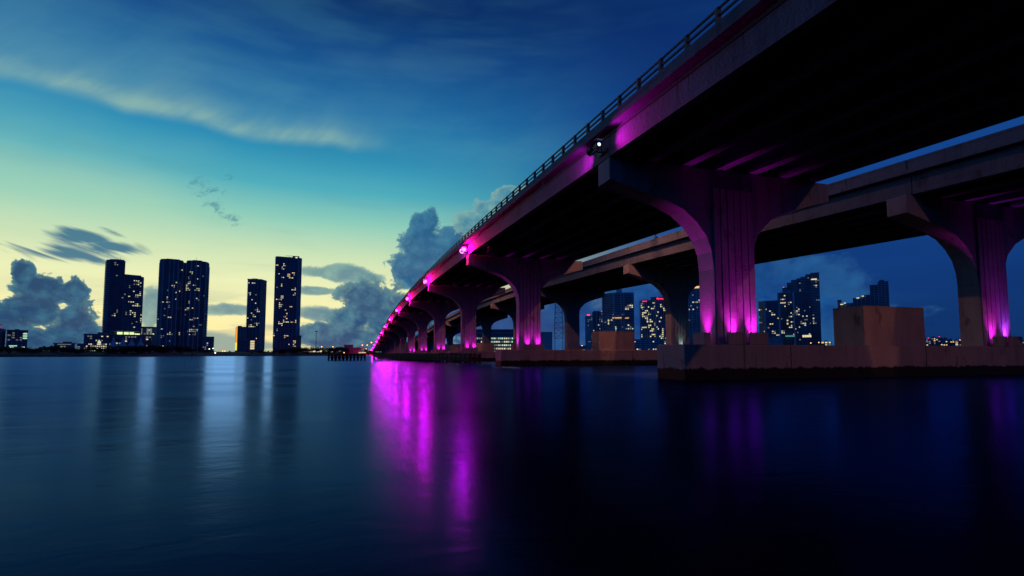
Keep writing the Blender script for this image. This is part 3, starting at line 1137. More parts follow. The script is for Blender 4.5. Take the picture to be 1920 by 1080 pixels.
b2.part('crown', MB().prism(rect(xc + 10, xd - 12, 6, 28), zB + 0.02, b2.z(485)), 'slabd')
b2.windows(fa, 14, zA - 4, 34, 3.3, 2.9, ('w2', 'w2', 'w3', 'w3', 'w1'), [0, 1, 2, 3], 0.4)
b2.windows(fb, 14, zB - 4, 60, 3.3, 2.9, ('w2', 'w2', 'w3', 'w3', 'w1'), [0, 1], 0.72)
b2.windows(fb, 14, zB - 4, 8, 3.3, 2.9, ('w3',), [2, 3], 0.2)
b = Building('office_block', 'small plain block tucked against the right foot of the wide twin tower', 394, DL - 20)
pr_ = rect(b.x(383), b.x(404), 0, 30)
b.body(pr_, 0, b.z(631), 'walld')
b.slabs(pr_, 0, b.z(631), 3.8, 0.2, 0.8, 'slabd')
b.fins(pr_, 0, b.z(631), 4, 0.4, 0.3, 'slabd', [0])
b.windows(pr_, 0, b.z(632), 5, 3.8, 3, ('w3', 'w2'), [0])

# tall slim tower with white frame
b3 = Building('apartment_tower', 'slim pale-framed tower standing third among the tall towers', 480, DL + 20, math.radians(-4))
x0, x1, x2 = b3.x(463), b3.x(488), b3.x(497)
f3 = [(x0, 4), (x1, 0), (x2, 20), (x0 + 9, 26)]
zt = b3.z(525)
b3.body(f3, 0, zt)
b3.slabs(f3, 20, zt, 3.4, 0.2, 0.5, 'slabd')
b3.slabs([(x0, 4), (x0 + 3, 3.6), (x0 + 9, 26)], 20, zt, 3.4, 0.9, 0.7, 'slab')
b3.fins(f3, 8, zt + 2, 6.4, 0.7, 0.6, 'wall', [0])
b3.fins(f3, 8, zt + 2, 3.0, 1.6, 0.5, 'wall', [1])
b3.part('roof_frame', MB().prism(grow(f3, 0.8), zt + 0.01, zt + 2.2), 'wall')
b3.windows(f3, 16, zt - 3, 34, 3.4, 3.2, ('w2', 'w2', 'w3', 'w1'), [0], 0.4)
b3.part('podium', MB().prism(rect(b3.x(456), b3.x(487), -26, -2), 0, b3.z(639)), 'walld')
b3.part('podium_canopy', MB().prism(rect(b3.x(455), b3.x(488), -27, -1), b3.z(639) + 0.01, b3.z(637.6)), 'slabd')
for yy in (639.6, 643, 646.4, 649.8, 653):
    b3.win(474, 481.5, yy, yy + 2.0, -26.3, 'w1', 'facade_glow_strip')

b = Building('hotel_block', 'mid-rise with an orange glowing left edge beside the slim pale tower', 452, DL + 5)
pr_ = rect(b.x(447.5), b.x(463), 0, 30)
b.body(pr_, 0, b.z(612.5), 'wallp')
b.fins(pr_, 0, b.z(612.5), 4.2, 1.0, 0.5, 'wall', [0])
b.part('left_edge_wall', MB().prism(rect(b.x(443.5), b.x(447.45), 1, 24), 0, b.z(613.2)), 'walld')  # no stairwell: edge of the block, added to carry the painted glow
b.part('roof_slab', MB().prism(rect(b.x(447), b.x(455), 1, 28), b.z(612.5) + 0.01, b.z(610.8)), 'wallp')
b.win(444.0, 447.2, 613.8, 642, 0.8, 'worange', 'facade_glow_strip')  # light on the left face, put in as glowing strips
b.win(443.6, 447.2, 642.2, 657, 0.8, 'wyellow', 'facade_glow_strip')

# tallest tower
b4 = Building('apartment_tower', 'tallest narrow dark tower with lit window clusters and a roof crane', 537, DL)
x0, x1, x2 = b4.x(514), b4.x(557), b4.x(563)
f4 = [(x0, 0), (x1, 0), (x2, 6), (x2, 30), (x0, 30)]
zt = b4.z(483)
b4.body(f4, 0, zt)
b4.slabs([(x1 + 2, 1), (x2, 6), (x2, 30), (x1 + 2, 30)], 26, zt + 2, 3.4, 1.5, 0.8, 'slab')
b4.slabs([(x0, 0), (x0 + 4, 0), (x0 + 4, 30), (x0, 30)], 10, zt, 3.4, 0.7, 0.8, 'slab')
b4.slabs(f4, 10, zt, 3.4, 0.18, 0.45, 'slabd')
b4.fins(f4, 10, zt + 1, 7.0, 0.5, 0.4, 'slabd', [0])
b4.fins(f4, 10, zt + 1, 3.5, 1.4, 0.6, 'slab', [1])
b4.part('parapet', MB().prism(rect(x0 + 1, x1 - 8, 1, 28), zt + 0.01, b4.z(481.6)), 'slabd')
b4.part('roof_house', MB().prism(rect(b4.x(546), b4.x(559), 3, 26), zt + 0.02, b4.z(478.5)), 'slabd')
cr_ = MB()
cr_.bar((b4.x(540), 8, zt), (b4.x(540), 8, b4.z(478)), 0.35, 4).bar((b4.x(533), 8, b4.z(478.4)), (b4.x(557), 8, b4.z(477.8)), 0.35, 4)
b4.part('roof_crane', cr_, 'steel')
b2.part('antenna', MB().bar((xd - 22, 16, zB), (xd - 22, 16, b2.z(478)), 0.3, 4), 'steel')
b1.part('antenna', MB().bar((xm - 8, 16, b1.z(489)), (xm - 8, 16, b1.z(481)), 0.3, 4), 'steel')
b3.part('roof_plant', MB().prism([(b3.x(470), 8), (b3.x(480), 6), (b3.x(482), 14), (b3.x(473), 16)], b3.z(525) + 2.25, b3.z(521.5)), 'slabd')
b4.win(551.5, 555.5, 480.2, 483, 2.6, 'w1', 'crown_light')
b4.windows(f4, 14, zt - 2, 84, 3.4, 2.7, ('w1', 'w1', 'w2', 'w3', 'w4'), [0], 0.74)
b4.part('annex', MB().prism(rect(b4.x(558), b4.x(567), -3, 20), 0, b4.z(631)), 'wallp')
b4.part('annex_roof', MB().prism(rect(b4.x(557.5), b4.x(567.4), -3.5, 20.5), b4.z(631) + 0.01, b4.z(628.5)), 'wallp')

# low blocks at the far left
b = Building('arena', 'pale curved arena block at the left edge with a pink sign', 0, 620)
ar = [(b.x(-70), 30)] + [(b.x(-30) + b.s * 45 * math.sin(q), 34 - 34 * math.cos(q)) for q in [math.radians(k) for k in (-60, -35, -10, 15, 40, 65, 85)]] + [(b.x(15.2), 60), (b.x(-70), 60)]
b.body(ar, 0, b.z(615), 'wall')
b.slabs(ar, 4, b.z(616), 9, 0.35, 0.5, 'slabd')
b.part('sign_box', MB().prism(rect(b.x(-16), b.x(4), -2, 2), b.z(615) + 0.01, b.z(608.5)), 'walld')
for k_, ch in enumerate('AA'):
    pass
put('sign_panel', unit.mesh('sign_panel', 'pinks'), b.root, (b.x(-6), -2.2, b.z(613)), None, (18 * b.s, 0.3, 5 * b.s))
b = Building('office_block', 'dark low office block with three green-lit window strips at far left', 38, 640)
pr_ = rect(b.x(17), b.x(55.5), 0, 28)
b.body(pr_, 0, b.z(620), 'glass')
b.slabs(pr_, 0, b.z(620), 2.9, 0.25, 0.5, 'slabd')
b.fins(pr_, 0, b.z(620), 4.5, 0.5, 0.4, 'slabd', [0])
b.part('roof_parapet', MB().prism(grow(pr_, 0.5), b.z(620) + 0.01, b.z(618.6)), 'walld')
b.part('roof_house', MB().prism(rect(b.x(31), b.x(40), 4, 20), b.z(618.6) + 0.01, b.z(617)), 'walld')
for yy in (624.6, 628.7, 633.0):
    b.win(47, 55, yy, yy + 2.2, -0.6, 'wg', 'lit_window')
b.win(22, 37, 647.8, 649.2, -0.6, 'wg')
b.win(24, 30.5, 650, 652.2, -0.6, 'wg')
b.win(46, 51.5, 650, 652.2, -0.6, 'wg')
b.windows(pr_, b.z(640), b.z(622), 10, 2.9, 3.2, ('w3',), [0], 0.5)
b = Building('low_building', 'low terraced building behind the shore trees with a lit roof line', 125, 760)
pr_ = rect(b.x(106), b.x(145), 0, 25)
b.body(pr_, 0, b.z(644.5), 'walld')
b.part('roof_slab', MB().prism(grow(pr_, 1.0), b.z(644.5) + 0.01, b.z(643)), 'slabd')
b.part('upper_storey', MB().prism(rect(b.x(122), b.x(139), 5, 20), b.z(643) + 0.01, b.z(640.6)), 'walld')
b.win(112, 138, 645.2, 646.2, -0.4, 'w3', 'lit_strip')
b.windows(pr_, 0, b.z(646), 7, 3.2, 3, ('w3',), [0])
b = Building('low_building', 'plain low block between the terraced building and the blue glass block', 155, 800)
pr_ = rect(b.x(149), b.x(162), 0, 20)
b.body(pr_, 0, b.z(644.6), 'walld')
b.part('roof_slab', MB().prism(grow(pr_, 0.6), b.z(644.6) + 0.01, b.z(644)), 'slabd')
b.windows(pr_, 0, b.z(646), 2, 3.2, 3, ('w3',), [0])
b = Building('utility_house', 'dark flat-roofed utility house on the shore left of the bridge end', 662, 480)
pr_ = rect(b.x(647), b.x(664), 0, 9)
b.body(pr_, 0, b.z(647), 'walld')
b.part('roof_slab', MB().prism(grow(pr_, 0.25), b.z(647) + 0.01, b.z(646.2)), 'walld')
b.part('side_wing', MB().prism(rect(b.x(664) + 0.02, b.x(682), 1, 9), 0, b.z(652)), 'wallp')
b.part('wing_roof', MB().prism(rect(b.x(664) + 0.02, b.x(683), 0.6, 9.4), b.z(652) + 0.01, b.z(651.4)), 'walld')
b.part('door', MB().box(b.x(652), b.x(654), -0.06, -0.01, 0, 2.2), 'dark')
b.win(674, 688, 660.6, 661.8, -1.2, 'w1', 'lit_strip')

# --- skyline seen under the bridges ----------------------------------------------
DR = 900
b = Building('office_building', 'long low office building with rows of lit windows behind the near piers', 955, 470)
pr_ = rect(b.x(872), b.x(1006), 0, 26)
zt = b.z(619)
b.body(pr_, 0, zt, 'glassb')
b.slabs(pr_, 0.2, zt - 2.5, 3.15, 0.35, 0.75, 'slabd')
b.fins(pr_, 0, zt - 0.4, 2.4, 0.35, 0.45, 'slabd', [0])
b.part('roof_band', MB().prism(grow(pr_, 0.6), zt + 0.01, zt + 0.8), 'walld')
b.part('blank_wing', MB().prism(rect(b.x(1006) + 0.02, b.x(1035), -4, 26), 0, b.z(623.5)), 'wall')
b.part('wing_roof', MB().prism(rect(b.x(1006) + 0.02, b.x(1035.6), -4.4, 26), b.z(623.5) + 0.01, b.z(622.8)), 'walld')
b.windows(pr_, 0.2, zt - 3.2, 168, 3.15, 1.75, ('wg', 'w2', 'w2', 'w3', 'wg'), [0], 0.88, 0.14, 0.85, 0.45)

# lattice mast
mastp = at_depth(1048, HORIZON, 520)
r = thing('lattice_mast', 'tall steel lattice mast seen between the piers', 'mast', (mastp[0], mastp[1], 1.5), -YAW)
sM = 520 / LENS_PX
zt = float(at_depth(1048, 560, 520)[2])
zq = float(at_depth(1048, 637, 520)[2])
leg0, leg1 = 8.6 * sM, 5.6 * sM


def hw_(z):
    return leg0 - 1.2 * sM if z <= zq else leg0 + (leg1 - leg0) * (z - zq) / (zt - zq)


lv_ = [0.0] + [zq + (zt - zq) * k / 8 for k in range(9)]
for sx in (-1, 1):
    for sy in (-1, 1):
        mb = MB()
        for k in range(len(lv_) - 1):
            a, c = lv_[k], lv_[k + 1]
            mb.bar((sx * hw_(a), sy * hw_(a), a), (sx * hw_(c), sy * hw_(c), c), 0.20, 4)
        mb.build('mast_leg', 'steel', r)
for k in range(1, len(lv_)):
    a = lv_[k]
    w = hw_(a)
    ring = [(-w, -w, a), (w, -w, a), (w, w, a), (-w, w, a)]
    mb = MB()
    for q in range(4):
        mb.bar(ring[q], ring[(q + 1) % 4], 0.15, 4)
    mb.build('cross_ring', 'steel', r)
    if k < len(lv_) - 1:
        c = lv_[k + 1]
        w2 = hw_(c)
        mb = MB()
        up = [(-w2, -w2, c), (w2, -w2, c), (w2, w2, c), (-w2, w2, c)]
        for q in range(4):
            mb.bar(ring[q], up[(q + 1) % 4], 0.11, 4).bar(ring[(q + 1) % 4], up[q], 0.11, 4)
        mb.build('cross_brace', 'steel', r)

b = Building('apartment_tower', 'pair of slim towers with red roof beacons, left of the balconied block', 1114, DR + 40)
fA, fB = rect(b.x(1098), b.x(1112), 2, 22), rect(b.x(1112) + 0.02, b.x(1134), 0, 24)
b.body(fA, 0, b.z(592), 'wall')
b.slabs(fA, 0, b.z(592), 3.4, 0.3, 1.0, 'slab')
b.fins(fA, 0, b.z(592), 5, 0.6, 0.4, 'slabd', [0])
b.body(fB, 0, b.z(585), 'glassb')
b.fins(fB, 0, b.z(585), 6.5, 2.2, 0.5, 'wall', [0])
b.slabs(fB, 0, b.z(585), 3.4, 0.2, 0.5, 'slabd')
b.part('roof_frame', MB().prism(rect(b.x(1113), b.x(1126), 3, 20), b.z(585) + 0.01, b.z(582.5)), 'slab')
b.windows(fB, 8, b.z(587), 16, 3.4, 3, ('w2', 'w1', 'w3'), [0])
b.windows(fA, 8, b.z(594), 11, 3.4, 3, ('w3',), [0])
REDB = unit.mesh('beacon', 'red')
put('beacon', REDB, b.root, (b.x(1104), 4, b.z(590)), None, (5.5 * b.s, 1.5, 2.0 * b.s))
put('beacon', REDB, b.root, (b.x(1131), 1, b.z(584)), None, (4.0 * b.s, 1.5, 1.6 * b.s))

b = Building('apartment_tower', 'broad balconied apartment block seen between the near and twin bridge piers', 1160, DR, math.radians(0))
f5 = [(b.x(1131), 16), (b.x(1153), 0), (b.x(1189), 4), (b.x(1189), 30), (b.x(1131), 34)]
zt = b.z(550)
b.body(f5, 0, zt, 'glassb')
b.slabs(f5, 0, zt, 3.2, 0.8, 1.0, 'slab')
b.fins(f5, 0, zt, 40, 2.2, 1.3, 'wall', [0, 1])
b.fins([(b.x(1166), 1.5), (b.x(1171), 2.0)], 0, zt, 8, 2.4, 1.6, 'wall', [0])
b.part('roof_core', MB().prism(rect(b.x(1157), b.x(1168), 8, 22), zt + 0.01, b.z(541.5)), 'slab')
b.part('roof_slab', MB().prism(grow(f5, 0.9), zt + 0.01, b.z(548.5)), 'slab')
b.windows(f5, 8, zt - 2, 36, 3.2, 3.4, ('w1', 'w3', 'w3', 'w2'), [0, 1], 0.6, 0.9)
b.win(1149, 1166, 595.4, 596.8, -1.2, 'w4', 'lit_strip')
b.win(1170, 1180, 595.8, 597.0, 1.6, 'w4', 'lit_strip')

# hotel with red signs
b = Building('hotel_tower', 'hotel tower dotted with yellow windows and carrying red roof signs', 1228, DR - 60)
f6 = [(b.x(1202), 12), (b.x(1231), 0), (b.x(1256), 10), (b.x(1256), 32), (b.x(1202), 32)]
zt = b.z(562)
b.body(f6, 0, zt, 'glassb')
b.fins(f6, 0, zt, 4.2, 1.1, 0.5, 'wall', [0])
b.fins(f6, 0, zt, 4.6, 0.8, 0.5, 'slab', [1])
b.fins(f6, 0, zt, 60, 2.6, 0.8, 'wall', [0])
b.slabs(f6, 0, zt, 3.1, 0.2, 0.5, 'slabd')
b.part('roof_screen', MB().prism([(b.x(1222), 8), (b.x(1240), 4), (b.x(1250), 12), (b.x(1230), 20)], zt + 0.01, b.z(556)), 'slabd')
b.windows(f6, 6, zt - 2, 118, 3.1, 2.6, ('w1', 'w2', 'w3', 'w1'), [0, 1], 0.35, 0.6, 0.75, 0.6)


def sign(parent, text, loc, ang, width):
    cu = bpy.data.curves.new('sign_text', 'FONT')
    cu.body = text
    cu.extrude = 0.03
    cu.align_x = 'CENTER'
    cu.align_y = 'CENTER'
    cu.shear = 0.25
    cu.size = 1.0
    cu.offset = 0.012
    ob = bpy.data.objects.new('sign_lettering', cu)
    col.objects.link(ob)
    bpy.context.view_layer.update()
    w = max(0.1, ob.dimensions.x)
    dg = bpy.context.evaluated_depsgraph_get()
    me = bpy.data.meshes.new_from_object(ob.evaluated_get(dg))
    bpy.data.objects.remove(ob)
    me.materials.clear()
    me.materials.append(M['red'])
    return put('sign_lettering', me, parent, loc, (math.pi / 2, 0, ang), (width / w,) * 3)


def edge_angle(p, q):
    return math.atan2(q[1] - p[1], q[0] - p[0])


a1, a2 = edge_angle(f6[0], f6[1]), edge_angle(f6[1], f6[2])
sign(b.root, 'Marriott', (b.x(1210), 12 - (b.x(1210) - b.x(1202)) * 12 / (b.x(1231) - b.x(1202)) - 1.4, b.z(563.5)), a1, 10 * b.s)
sign(b.root, 'Marriott', (b.x(1240), 2.2, b.z(560.0)), a2, 16 * b.s)
b.part('sign_backing', MB().prism([(b.x(1232.5), 0.9), (b.x(1249), 7.6), (b.x(1249), 8.6), (b.x(1232.5), 1.9)], zt + 0.02, b.z(557)), 'walld')
b.part('sign_backing', MB().prism([(b.x(1204.5), 11.2), (b.x(1217), 6.2), (b.x(1217), 7.2), (b.x(1204.5), 12.2)], zt + 0.02, b.z(560.5)), 'walld')

b = Building('parking_podium', 'low horizontally banded parking podium at the foot of the hotel', 1208, DR - 90)
pr_ = rect(b.x(1176), b.x(1262), 0, 30)
b.body(pr_, 0, b.z(636), 'glassb')
b.slabs(pr_, 0, b.z(636), 3.0, 0.4, 1.2, 'slab')
b.fins(pr_, 0, b.z(636), 7, 0.8, 0.6, 'slab', [0])
b.windows(pr_, 0, b.z(638), 22, 3.0, 3.5, ('w3', 'wflood', 'w2'), [0], 0.4)

b = Building('apartment_tower', 'banded tower with an orange lit crown beside the large magenta column', 1318, DR)
f7 = [(b.x(1287), 4), (b.x(1300), 0), (b.x(1350), 0), (b.x(1350), 30), (b.x(1287), 30)]
zt = b.z(541)
b.body(f7, 0, zt, 'glassb')
b.slabs(f7, 0, zt, 3.2, 0.6, 1.4, 'slab')
b.fins(f7, 0, zt, 7.5, 1.2, 0.7, 'slab', [0, 1])
b.part('crown', MB().prism([(b.x(1297), 3), (b.x(1345), 3), (b.x(1345), 25), (b.x(1297), 25)], zt + 0.01, b.z(533)), 'slab')
b.win(1299, 1320, 536, 539.5, 2.6, 'w4', 'crown_light')
b.windows(f7, 8, zt - 3, 64, 3.2, 3.2, ('w1', 'w2', 'w3', 'w3', 'w3'), [0, 1], 0.5, 0.7)

b = Building('apartment_tower', 'lower grey-edged tower just right of the large magenta column', 1446, DR)
f8 = [(b.x(1425), 8), (b.x(1437), 0), (b.x(1464), 0), (b.x(1464), 28), (b.x(1425), 28)]
zt = b.z(565)
b.body(f8, 0, zt, 'glassb')
b.slabs(f8, 14, zt, 3.3, 0.25, 0.5, 'slabd')
b.fins(f8, 10, zt + 1, 4.4, 0.6, 0.5, 'slabd', [1])
b.fins(f8, 10, zt + 1, 60, 3.2, 0.9, 'slab', [1])
b.part('roof_slab', MB().prism(grow(f8, 0.8), zt + 0.01, b.z(563.6)), 'slab')
b.windows(f8, 12, zt - 3, 33, 3.3, 3.0, ('w2', 'w1', 'w3'), [0, 1], 0.35, 0.5)
b.part('podium', MB().prism(rect(b.x(1438), b.x(1468), -12, -1), 0, b.z(634)), 'slabd')
b.slabs(rect(b.x(1438), b.x(1468), -12, -1), 0, b.z(634), 3, 0.5, 1.2, 'slab')

b = Building('apartment_tower', 'dark mid tower with pale corner strips right of the large column', 1497, DR + 30)
f9 = [(b.x(1462), 6), (b.x(1492), 0), (b.x(1521), 0), (b.x(1521), 30), (b.x(1462), 30)]
zt = b.z(548)
b.body(f9, 0, zt, 'glassb')
b.slabs(f9, 10, zt, 3.3, 0.2, 0.5, 'slabd')
b.fins(f9, 4, zt, 60, 2.6, 0.7, 'slab', [0])
b.fins(f9, 4, zt, 6, 0.5, 0.5, 'slabd', [0, 1])
b.part('roof_slab', MB().prism(grow(f9, 0.5), zt + 0.01, b.z(546.6)), 'slabd')
b.part('roof_house', MB().prism(rect(b.x(1472), b.x(1486), 8, 24), b.z(546.6) + 0.01, b.z(543)), 'slabd')
b.windows(f9, 18, zt - 3, 56, 3.3, 3.0, ('w2', 'w3', 'w3', 'w1'), [0, 1], 0.4, 0.4)
for k in range(6):
    b.win(1474 + k * 2.9, 1476.2 + k * 2.9, 629.0, 630.8, -1.0 + 0, 'wb', 'lit_window')
for k in range(4):
    b.win(1506 + k * 4.2, 1509.6 + k * 4.2, 628.5, 632.5, -0.4, 'w1', 'lit_window')

b = Building('apartment_tower', 'tall stepped tower rising behind the dark mid tower, right of the large column', 1508, DR + 120)
steps = [(1471, 1480, 537), (1480, 1488.5, 528), (1488.5, 1499, 523.5), (1499, 1507, 521), (1507, 1516, 519), (1516, 1526, 514.5), (1526, 1541, 512.5)]
for i, (p0, p1, yt) in enumerate(steps):
    q = rect(b.x(p0) + 0.02, b.x(p1), 2.0 + (i % 2) * 2.5, 32)
    b.body(q, 0, b.z(yt), 'glassb' if i % 2 else 'glassb')
    b.slabs(q, 60, b.z(yt), 3.3, 0.4 if i < 6 else 0.8, 0.9, 'slab' if i % 2 == 0 else 'slabd')
    b.windows(q, 40, b.z(yt) - 2, 5 if i < 6 else 14, 3.3, 3.0, ('w2', 'w3', 'w3'), [0], 0.4, 0.6)
b.win(1526.5, 1537, 524.0, 526.0, 0.8, 'w1', 'lit_strip')
put('beacon', REDB, b.root, (b.x(1473), 6, b.z(536.2)), None, (1.8 * b.s, 1.5, 1.5 * b.s))

b = Building('apartment_tower', 'stepped dark tower rising over the big concrete block', 1620, DR + 80)
st2 = [(1566, 1574, 577), (1574, 1581, 560), (1581, 1604, 566.5), (1604, 1620, 558), (1620, 1637, 553), (1637, 1652, 535), (1652, 1671, 530)]
for i, (p0, p1, yt) in enumerate(st2):
    q = rect(b.x(p0) + 0.02, b.x(p1), 1.0 + (i % 3) * 2.0, 30)
    b.body(q, 0, b.z(yt), 'glassb')
    b.slabs(q, 20, b.z(yt), 3.3, 0.35, 0.7, 'slabd' if i < 5 else 'slab')
    b.fins(q, 20, b.z(yt), 6, 0.7, 0.5, 'slab', [0])
b.part('roof_house', MB().prism(rect(b.x(1655), b.x(1664), 8, 20), b.z(530) + 0.01, b.z(526.5)), 'slabd')
b.windows(rect(b.x(1637), b.x(1671), 3.0, 30), 50, b.z(536), 11, 3.3, 3.2, ('w3',), [0], 0.4, 0.9)
for (p0, p1, yy) in ((1579, 1585, 568), (1586, 1590, 566), (1611, 1616, 557.5), (1621, 1625, 554.5)):
    b.win(p0, p1, yy, yy + 1.8, -0.4, 'w2', 'roof_light')

# low far skyline at right
rs = random.Random(77)
xs = 1722
i = 0
adj = ['narrow', 'squat', 'pale', 'dark', 'flat', 'wide', 'small', 'plain', 'grey', 'long']
while xs < 1825:
    w = rs.uniform(8, 17)
    yt = rs.uniform(626, 638)
    b = Building('far_block', f'{adj[i % 10]} low block in the distant skyline, number {["one","two","three","four","five","six","seven","eight","nine","ten"][i % 10]} right of the big concrete block', xs + w / 2, 1500 + 40 * (i % 3), 0, 'building', 'distant low skyline at right')
    q = rect(b.x(xs), b.x(xs + w - 0.4), 0, 30)
    b.body(q, 0, b.z(yt), ('glass', 'walld', 'glassb')[i % 3])
    b.slabs(q, 0, b.z(yt), 5, 0.4, 1.2, 'slabd')
    b.part('roof_house', MB().prism(rect(b.x(xs + w * 0.3), b.x(xs + w * 0.6), 5, 20), b.z(yt) + 0.01, b.z(yt - 1.6)), 'walld')
    b.windows(q, 0, b.z(yt), 9, 5, 5, ('w3', 'w3', 'w2', 'w4'), [0], 0.4, 0.7)
    if i in (1, 3):
        put('beacon', REDB, b.root, (b.x(xs + w * 0.5), 6, b.z(yt - 2.2)), None, (2.2 * b.s, 1.5, 1.4 * b.s))
    xs += w
    i += 1
# fillers low behind the piers
for (p0, p1, yt, lab) in ((1062, 1098, 648, 'low dark shed row behind the lattice mast'), (1540, 1560, 640, 'low dark block left of the big concrete block'), (1895, 1960, 640, 'low dark block at the right picture edge'), (760, 870, 645, 'low warehouse row far behind the receding piers')):
    b = Building('low_building', lab, (p0 + p1) / 2, 800)
    q = rect(b.x(p0), b.x(p1), 0, 22)
    b.body(q, 0, b.z(yt), 'walld')
    b.slabs(q, 0, b.z(yt), 4, 0.3, 0.8, 'slabd')
    b.part('roof_house', MB().prism(rect(b.x(p0 + (p1 - p0) * 0.35), b.x(p0 + (p1 - p0) * 0.6), 4, 16), b.z(yt) + 0.01, b.z(yt - 2)), 'walld')
    b.windows(q, 0, b.z(yt), 8, 4, 4, ('w3', 'w2', 'w4'), [0], 0.3, 0.5)


# ------------------------------------------------------------------ far lamps on the shore
def shore_lamp(px, yl, D, m, label, r_=0.5, power=None):
    p = at_depth(px, yl, D)
    z0 = 1.4
    h_ = max(1.2, p[2] - z0)
    r = thing('shore_lamp', label, 'street lamp', (p[0], p[1], z0), -YAW, 'lamps on the far shore')
    MB().bar((0, 0, 0), (0, 0, h_ + 0.3), (0.13, 0.08), 6).build('pole', 'steel', r)
    MB().bar((0, 0, h_ + 0.3), (0, -1.0, h_ + 0.5), 0.06, 4).build('arm', 'steel', r)
    MB().box(-r_ * 1.1, r_ * 1.1, -1.5, -0.7, h_ + 0.38, h_ + 0.55).build('lamp_head', 'dark', r)
    mb = MB()
    secs = []
    for k in range(5):
        a = math.pi * (k + 0.5) / 5
        secs.append([(r_ * math.sin(a) * math.cos(w), -1.1 + r_ * math.sin(a) * math.sin(w), h_ - 0.1 + r_ * 0.9 * math.cos(a)) for w in [2 * math.pi * q / 8 for q in range(8)]])
    mb.loft(secs)
    mb.build('lens', m, r)
    return r


shore_lamp(110, 656, 340, 'sodfar', 'orange shore lamp left of the blue glass block, low among trees', 0.55)
shore_lamp(120, 659, 345, 'whitelamp', 'greenish white lamp just right of the orange shore lamp', 0.35)
shore_lamp(405, 663, 400, 'whitelamp', 'bright white lamp at the water edge right of the twin tower', 0.55)
shore_lamp(394, 654, 430, 'whitelamp', 'white lamp on a pole, left one of two beside the small plain block', 0.5)
shore_lamp(401, 653, 430, 'whitelamp', 'white lamp on a pole, right one of two beside the small plain block', 0.5)
shore_lamp(419, 658, 450, 'sodfar', 'orange lamp pair half, left, in the gap between tower groups', 0.5)
shore_lamp(423, 658, 450, 'sodfar', 'orange lamp pair half, right, in the gap between tower groups', 0.5)
shore_lamp(604, 650, 450, 'sodfar', 'orange lamp over the trees right of the tall light pole', 0.55)
shore_lamp(625, 650, 450, 'sodfar', 'orange lamp over the trees left of the utility house', 0.5)
shore_lamp(646, 661, 440, 'sodfar', 'small orange lamp low beside the utility house', 0.45)
shore_lamp(680, 647, 520, 'sodfar', 'leftmost orange lamp of the cluster at the bridge end', 0.65)
shore_lamp(689, 647, 530, 'sodfar', 'middle orange lamp of the cluster at the bridge end', 0.65)
shore_lamp(697, 642, 500, 'sodfar', 'highest orange lamp of the cluster at the bridge end', 0.75)
shore_lamp(687, 654, 520, 'sodfar', 'lowest orange lamp of the cluster at the bridge end', 0.5)
shore_lamp(677, 655, 520, 'sodfar', 'small dim orange lamp at the left of the bridge end cluster', 0.4)
shore_lamp(760, 641, 460, 'sodfar', 'orange lamp under the bridge between the receding piers', 0.55)
shore_lamp(1091, 648, 420, 'sodfar', 'orange lamp left of the low block behind the near piers', 0.4)
shore_lamp(1519, 643, 500, 'sodfar', 'left of two orange lamps just above the near footing', 0.5)
shore_lamp(1534, 642, 500, 'sodfar', 'right of two orange lamps just above the near footing', 0.5)
# tall unlit light pole
p = at_depth(592, HORIZON, 450)
r = thing('light_pole', 'tall unlit light pole above the shore trees, right of the tallest tower', 'light pole', (p[0], p[1], 1.4), -YAW)
hp = float(at_depth(592, 622, 450)[2]) - 1.4
MB().bar((0, 0, 0), (0, 0, hp), (0.32, 0.16), 8).build('pole', 'steel', r)
MB().box(-0.9, 0.9, -0.5, 0.5, hp, hp + 0.7).build('lamp_cluster', 'steel', r)
# channel marker post
p = on_water(360, 672)
r = thing('channel_marker', 'thin dark marker post in the open water before the twin tower', 'marker', (p[0], p[1], 0))
MB().bar((0, 0, -1.5), (0, 0, 2.0), 0.14, 8).build('pile', 'wood', r)
MB().box(-0.3, 0.3, -0.05, 0.05, 1.5, 2.1).build('marker_board', 'dark', r)

# ------------------------------------------------------------------ trees on the far shore
rt = random.Random(5)
crowns = []
for var in range(6):
    mb = MB()
    lobes = [(rt.uniform(-2.2, 2.2), rt.uniform(-1.8, 1.8), rt.uniform(1.6, 6.2), rt.uniform(1.2, 2.1)) for _ in range(11)]
    for (cx, cy, cz, cr) in lobes:
        for q in range(42):
            d = Vector((rt.gauss(0, 1), rt.gauss(0, 1), rt.gauss(0, 1))).normalized() * cr * rt.uniform(0.55, 1.08)
            c = Vector((cx, cy, cz)) + d * 1.0
            a = Vector((rt.gauss(0, 1), rt.gauss(0, 1), rt.gauss(0, 1))).normalized()
            e = a.cross(Vector((rt.gauss(0, 1), rt.gauss(0, 1), rt.gauss(0, 1)))).normalized()
            s_ = rt.uniform(0.28, 0.6)
            o = len(mb.v)
            mb.v += [tuple(c + a * s_), tuple(c + e * s_ * 0.7), tuple(c - a * s_), tuple(c - e * s_ * 0.7)]
            mb.f.append((o, o + 1, o + 2, o + 3))
    tk = MB()
    tk.bar((0, 0, 0), (0.1, 0, 3.2), (0.28, 0.18), 6)
    for (cx, cy, cz, cr) in lobes[:5]:
        tk.bar((0.1, 0, 2.6 + 0.1 * cx), (cx * 0.8, cy * 0.8, cz), (0.12, 0.05), 5)
    crowns.append((mb.mesh('crown', 'leaf'), tk.mesh('trunk', 'bark')))


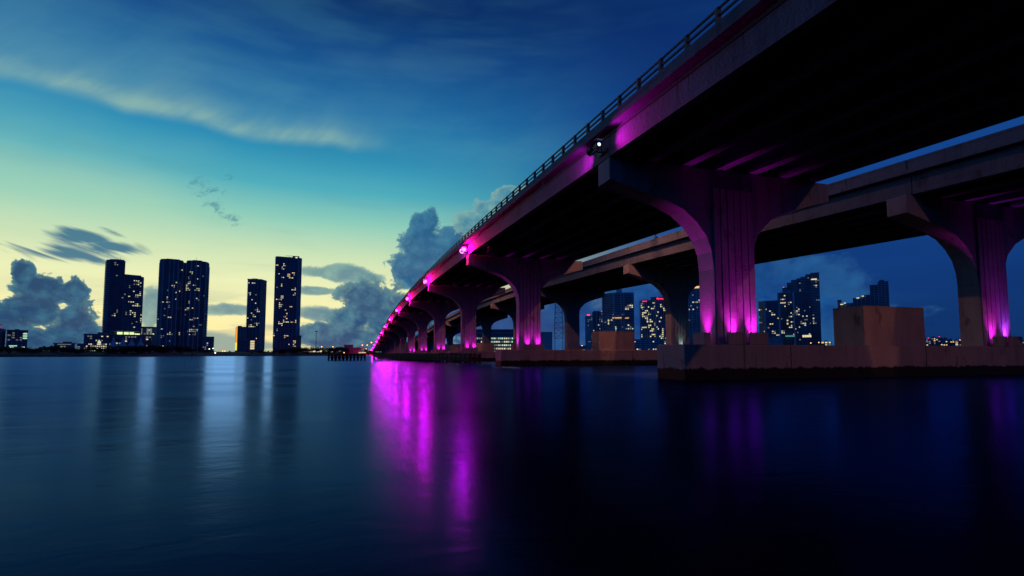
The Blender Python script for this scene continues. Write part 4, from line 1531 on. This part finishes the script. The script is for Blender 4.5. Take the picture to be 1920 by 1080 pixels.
def tree(px, D, h_, z, label, group):
    p = at_depth(px, HORIZON, D)
    r = thing('shore_tree', label, 'tree', (p[0], p[1], z), rt.uniform(0, 6.28), group)
    c, k = crowns[rt.randrange(6)]
    s_ = h_ / 7.6
    w = s_ * rt.uniform(1.1, 1.7)
    put('crown', c, r, None, None, (w, w, s_))
    put('trunk', k, r, None, None, (w, w, s_))


zones = [(-60, 62, 'by the dark office block'), (62, 160, 'left of the blue glass block'), (160, 270, 'below the leftmost tall tower'),
         (270, 405, 'below the wide twin tower'), (405, 505, 'near the slim pale tower'), (505, 575, 'below the tallest tower'), (575, 720, 'near the bridge end')]
NTH = ['first', 'second', 'third', 'fourth', 'fifth', 'sixth', 'seventh', 'eighth', 'ninth', 'tenth', 'eleventh', 'twelfth', 'thirteenth', 'fourteenth', 'fifteenth', 'sixteenth',
       'seventeenth', 'eighteenth', 'nineteenth', 'twentieth', 'twenty-first', 'twenty-second', 'twenty-third', 'twenty-fourth', 'twenty-fifth', 'twenty-sixth', 'twenty-seventh', 'twenty-eighth', 'twenty-ninth', 'thirtieth']
cnt = {}
x = -40.0
while x < 700:
    yb = np.interp(x, [q[0] for q in shore_px], [q[1] for q in shore_px])
    D0 = CAM_H * LENS_PX / (yb - HORIZON)
    top = np.interp(x, [-40, 20, 60, 75, 85, 100, 150, 200, 260, 330, 390, 402, 430, 470, 500, 545, 600, 640, 700],
                    [650, 651, 652, 649, 648, 650, 651, 650, 647, 649, 654, 659, 659, 658, 657, 652, 651, 651, 657])
    off = rt.uniform(10, 42)
    D = D0 + off
    z = 1.2 + (off - 2.2) / 43 * 2.4 - 0.15
    h_ = (HORIZON - top) * D / LENS_PX + CAM_H - z + rt.uniform(-1.0, 0.8)
    if h_ > 1.6:
        zn = [q[2] for q in zones if q[0] <= x < q[1]][0]
        cnt[zn] = cnt.get(zn, 0) + 1
        tree(x, D, h_, z, f'{NTH[cnt[zn] - 1]} dark tree from the left in the tree line {zn}', 'tree line on the far left shore')
    x += rt.uniform(5.0, 8.5)
x = 720.0
k = 0
while x < 1130:
    tree(x, 470 + rt.uniform(0, 40), rt.uniform(2.5, 4.5), 2.2, f'{NTH[k]} low dark tree from the left behind the bridge piers', 'trees behind the bridge piers')
    x += rt.uniform(14, 26)
    k += 1
